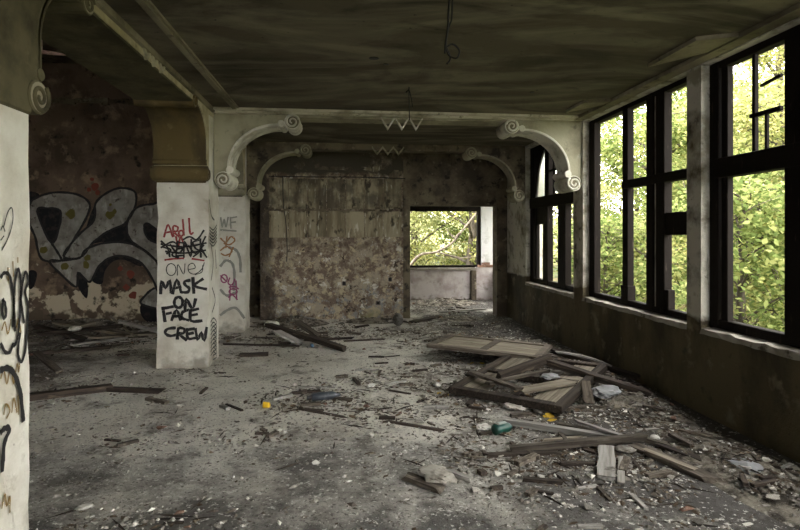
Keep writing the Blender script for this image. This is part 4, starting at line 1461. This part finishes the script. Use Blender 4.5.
for i in range(230):
    x, y = spot(1.1)
    s = R.uniform(.08, .32) * (.5 if y < 4.6 and x < 1.2 else 1)
    k = R.uniform(.3, .9)
    o = link('splinter', R.choice(st_m), (x, y, heap_z(x, y) + .017 * k), (0, R.uniform(-.02, .02), R.gauss(0, .9)), (s, k, k))
    kd = {'old_plank': 'brown', 'charred_board': 'charred black', 'grey_board': 'weathered grey'}[o.data.materials[0].name]
    tag(o, 'thin %s splinter of wood lying on the floor' % kd, 'splinter', '%s wood splinters scattered on the floor' % kd)


# the uncountable rest
def stuff_chips(name, n, s0, s1, mat, label, p=1.0, leaf=False, stick=False, flat=.6):
    V = np.zeros((n, 6, 3))
    base = np.array([[1, 0, 0], [0, 1, 0], [-1, 0, 0], [0, -1, 0], [0, 0, 1], [0, 0, -.3]], float)
    F0 = [(0, 1, 4), (1, 2, 4), (2, 3, 4), (3, 0, 4), (1, 0, 5), (2, 1, 5), (3, 2, 5), (0, 3, 5)]
    rs = np.random.RandomState(n)
    for i in range(n):
        x, y = spot(p)
        s = s0 + (s1 - s0) * R.random() ** 2.2
        a = R.uniform(0, 6.28)
        sc_ = np.array([s * R.uniform(.7, 1.5), s * R.uniform(.4, .9), s * flat * R.uniform(.5, 1.1)])
        if stick:
            sc_ = np.array([s * 5, s * .35, s * .35])
        if leaf:
            sc_ = np.array([s * 1.4, s * .7, s * .3])
        v = base * sc_ * (1 + rs.uniform(-.35, .35, (6, 3)))
        ca, sa = math.cos(a), math.sin(a)
        V[i, :, 0] = v[:, 0] * ca - v[:, 1] * sa + x
        V[i, :, 1] = v[:, 0] * sa + v[:, 1] * ca + y
        V[i, :, 2] = v[:, 2] + sc_[2] * .15 + heap_z(x, y)
    F = (np.array(F0)[None] + (np.arange(n) * 6)[:, None, None]).reshape(-1, 3)
    me = bpy.data.meshes.new(name)
    me.from_pydata(V.reshape(-1, 3).tolist(), [], F.tolist())
    me.materials.append(M[mat])
    o = bpy.data.objects.new(name, me)
    COL.objects.link(o)
    return tag(o, label, 'debris', kind='stuff')


stuff_chips('fine_grit', 15000, .004, .03, 'grit', 'fine grey grit and plaster crumbs over the whole floor', .8)
stuff_chips('white_crumbs', 2600, .004, .022, 'chip_white', 'fine white plaster crumbs sprinkled over the floor', .7)
stuff_chips('leaf_litter', 5200, .008, .032, 'litter', 'brown leaf litter and bark crumbs on the floor', 1.4, leaf=True)
stuff_chips('wood_crumbs', 1400, .006, .03, 'wood_dark', 'dark wood crumbs and short twigs on the floor', 1.3, stick=True)

# ------------------------------------------------------------------ outside
og = MB()
n = 30
vs_, fs_ = [], []
for i in range(n + 1):
    for j in range(n + 1):
        x, y = -10 + 60 * i / n, -20 + 75 * j / n
        d = max(0, x - 5, y - 14.5)
        vs_.append((x, y, -.6 + .10 * d + .1 * mnoise.noise(Vector((x * .3, y * .3, 0)))))
for i in range(n):
    for j in range(n):
        a = i * (n + 1) + j
        fs_.append((a, a + n + 1, a + n + 2, a + 1))
og.add(vs_, fs_)
o = og.build('ground_outside', M['ground'], fix=False)
o['kind'] = 'structure'
tag(o, 'green overgrown slope outside the windows', 'ground')


def leaves_mesh(name, centers, radii, counts, size, mat, seed):
    rs = np.random.RandomState(seed)
    pts = []
    for c_, r_, k in zip(centers, radii, counts):
        u = rs.normal(size=(k, 3))
        u /= np.linalg.norm(u, axis=1)[:, None]
        rad = rs.uniform(0, 1, (k, 1)) ** .5
        pts.append(np.array(c_) + u * rad * np.array(r_))
    P_ = np.concatenate(pts)
    n = len(P_)
    a = rs.uniform(0, 2 * np.pi, n)
    tilt = rs.normal(0.35, .45, n)
    rl = rs.normal(0, .5, n)
    s = size * rs.uniform(.6, 1.25, n)
    d = np.stack([np.cos(a) * np.cos(tilt), np.sin(a) * np.cos(tilt), -np.sin(tilt)], 1)
    side0 = np.stack([-np.sin(a), np.cos(a), np.zeros(n)], 1)
    nn = np.cross(d, side0)
    sd = side0 * np.cos(rl)[:, None] + nn * np.sin(rl)[:, None]
    nn = np.cross(d, sd)
    S = s[:, None]
    V = np.stack([P_ - d * S * .5, P_ - d * S * .05 + sd * S * .34 - nn * S * .06, P_ + d * S * .5 - nn * S * .04, P_ - d * S * .05 - sd * S * .34 - nn * S * .06], 1).reshape(-1, 3)
    base = (np.arange(n) * 4)[:, None]
    F = np.concatenate([base + np.array([[0, 1, 2]]), base + np.array([[0, 2, 3]])], 0)
    me = bpy.data.meshes.new(name)
    me.vertices.add(len(V))
    me.vertices.foreach_set('co', V.ravel())
    me.loops.add(F.size)
    me.loops.foreach_set('vertex_index', F.ravel().astype(np.int32))
    me.polygons.add(len(F))
    me.polygons.foreach_set('loop_start', np.arange(0, F.size, 3, dtype=np.int32))
    me.polygons.foreach_set('loop_total', np.full(len(F), 3, dtype=np.int32))
    me.update(calc_edges=True)
    me.materials.append(M[mat])
    return me


def tree(name, label, cat, x, y, h, crown_r, base, n_leaf, size, mat, seed, group=None, bark='bark', nclus=26):
    rr = random.Random(seed)
    gz = -.62 + .10 * max(0, x - 5, y - 14.5)
    t = thing(name, label, cat, (x, y, gz), group=group)
    pts = [Vector((0, 0, -.1))]
    for k in range(1, 7):
        pts.append(Vector((rr.gauss(0, .05) * h / 4 * k / 3, rr.gauss(0, .05) * h / 4 * k / 3, h * .88 * k / 6)))
    tw = .022 * h
    MB().tube(pts, [tw * (1 - .8 * k / 6) for k in range(7)], 7).build('trunk', M[bark], t, smooth=True)
    cents, rads, cnt = [], [], []
    mb = MB()
    for k in range(nclus):
        f = rr.uniform(0, 1)
        z = base + (h - base) * f
        prof = math.sin(math.pi * min(1, .22 + .75 * f)) ** .7
        a = rr.uniform(0, 6.28)
        rad = crown_r * prof * rr.uniform(.35, 1.0)
        c_ = Vector((rad * math.cos(a), rad * math.sin(a), z))
        cents.append(c_)
        q = rr.uniform(.28, .5) * crown_r
        rads.append((q, q, q * .62))
        cnt.append(n_leaf // nclus)
        tz = max(.15, (z - rad * .6) / (h * .88))
        i = min(5, int(tz * 6))
        p0 = pts[i].lerp(pts[i + 1], tz * 6 - i) if tz < 1 else pts[-1]
        mid = p0.lerp(c_, .5) + Vector((0, 0, .08 * rad + rr.gauss(0, .05)))
        mb.tube(crom([p0, mid, c_], 3), [tw * .35 * (1 - .13 * j) for j in range(7)], 5)
        for _ in range(3):
            e = c_ + Vector((rr.gauss(0, 1), rr.gauss(0, 1), rr.gauss(0, .6))) * q * .6
            mb.tube([c_ - (c_ - mid) * .2, c_.lerp(e, .5) + Vector((0, 0, .03)), e], [tw * .14, tw * .1, tw * .04], 4)
    mb.build('branches', M[bark], t, smooth=True, fix=False)
    me = leaves_mesh('foliage', [tuple(c_) for c_ in cents], rads, cnt, size, mat, seed)
    o = link('foliage', me, (0, 0, 0), parent=t)
    o['kind'] = 'stuff'
    return t


# trees outside, by depth
rows = [
    # near bushes against the windows
    ('leafy_bush', 'low broad-leaved green bush outside the tall window', 'bush', 5.2, 6.6, 3.0, 1.15, .3, 5200, .095, 'leaf_green'),
    ('leafy_bush', 'thin broad-leaved bush outside the window with broken glazing bars', 'bush', 5.6, 4.9, 2.9, 1.1, .3, 3600, .085, 'leaf_green'),
    ('leafy_bush', 'tangled green bush outside the window beyond the arch', 'bush', 5.7, 11.2, 2.6, 1.2, .2, 3000, .11, 'leaf_green'),
    ('leafy_bush', 'bushy green shrub between the tall window and the trees', 'bush', 6.6, 8.3, 3.2, 1.3, .3, 6500, .09, 'leaf_green'),
]
for i, r_ in enumerate(rows):
    tree(*r_, seed=100 + i)
trees_ = [
    ('slender_tree', 'slender yellow-green tree close outside the nearest window', 8.2, 6.3, 7.4, 2.3, .6, 26000, .09, 'leaf_yellow'),
    ('slender_tree', 'pale yellow tree standing outside the tall window', 8.6, 9.4, 7.0, 2.4, .6, 24000, .095, 'leaf_yellow'),
    ('slender_tree', 'green tree outside between the tall window and the arch window', 8.0, 12.6, 6.0, 2.2, .5, 13000, .125, 'leaf_green'),
    ('slender_tree', 'pale green tree outside the window beyond the arch', 7.4, 16.6, 6.6, 2.3, .5, 13000, .13, 'leaf_pale'),
]
for i, (nm, lb_, x, y, h, cr, bs, nl, sz, mt) in enumerate(trees_):
    tree(nm, lb_, 'tree', x, y, h, cr, bs, nl, sz, mt, 200 + i)
rs_ = random.Random(5)
k = 0
for (x, y) in ((11.5, 8.4), (12.2, 11.6), (11.8, 15.4), (11.2, 19.6), (13.0, 5.6), (15.5, 9.5), (16.2, 13.6), (15.8, 18.2), (15.2, 23.0), (20.5, 12.0), (21, 17), (20, 22.5), (18, 28)):
    tree('woodland_tree', ('yellow-green woodland tree', 'pale lemon-green woodland tree', 'mid-green woodland tree')[k % 3] + ' on the slope outside the windows', 'tree', x, y, 2.5 + .31 * x + (1.6 if y < .85 * x else 0) + rs_.uniform(-.3, .5), 2.7, .4, 20000, .12,
         ('leaf_yellow', 'leaf_pale', 'leaf_green')[k % 3], 300 + k, group='woodland trees outside the windows', nclus=30)
    k += 1
for (x, y, mt) in ((1.2, 18.0, 'leaf_pale'), (4.2, 17.6, 'leaf_yellow'), (2.8, 21.5, 'leaf_pale'), (5.6, 21.0, 'leaf_green'), (0.2, 22.5, 'leaf_yellow'), (7.6, 23.5, 'leaf_pale'), (3.4, 26.0, 'leaf_yellow')):
    tree('woodland_tree', {'leaf_pale': 'pale green', 'leaf_yellow': 'yellow-green', 'leaf_green': 'mid-green'}[mt] + ' woodland tree behind the alcove window', 'tree', x, y, rs_.uniform(6.5, 8), 2.4, .2, 14000, .13, mt, 400 + k,
         group='woodland trees behind the alcove', nclus=30)
    k += 1
# bare branch in front of the alcove window
t = thing('bare_tree', 'bare pale leaning tree across the alcove window', 'tree', (1.0, 14.6, -.6))
pts = [onY(x, y, 14.6) for x, y in ((404, 286), (409, 268), (420, 255), (436, 252), (452, 243), (462, 231), (470, 221), (480, 208), (488, 192))]
pts = [Vector((1.0, 14.6, -.7))] + pts
mb = MB().tube([p - Vector((1.0, 14.6, -.6)) for p in crom(pts, 4)], [.048 - .0008 * i for i in range(len(crom(pts, 4)))], 7)
mb.build('trunk', M['bark_pale'], t, smooth=True)
b1 = [onY(x, y, 14.55) - Vector((1.0, 14.6, -.6)) for x, y in ((460, 233), (454, 238), (446, 229))]
MB().tube(b1, [.03, .025, .012], 5).build('branch', M['bark_pale'], t)
b1 = [onY(x, y, 14.55) - Vector((1.0, 14.6, -.6)) for x, y in ((436, 252), (462, 258), (482, 256))]
MB().tube(b1, [.02, .015, .01], 5).build('branch', M['bark_pale'], t)

# bare saplings close to the nearest window
for (x, y, lean, lb_) in ((4.9, 5.0, .25, 'thin bare sapling stem rising close outside the nearest window'), (5.1, 4.6, -.3, 'leaning bare sapling with a forked tip outside the nearest window')):
    t = thing('bare_sapling', lb_, 'sapling', (x, y, -.6))
    stem = crom([(0, 0, -.05), (lean * .2, .05, .9), (lean * .5, -.04, 1.8), (lean, .06, 2.7), (lean * 1.2, .02, 3.5)], 4)
    MB().tube(stem, [.022 - .001 * i for i in range(len(stem))], 5).build('stem', M['bark'], t, smooth=True)
    for k, (zz, sd) in enumerate(((8, .35), (10, -.3), (13, .25))):
        b0 = stem[zz]
        MB().tube([b0, b0 + Vector((sd * .4, sd * .2, .3)), b0 + Vector((sd, sd * .6, .55))], [.009, .007, .003], 4).build('twig', M['bark'], t)
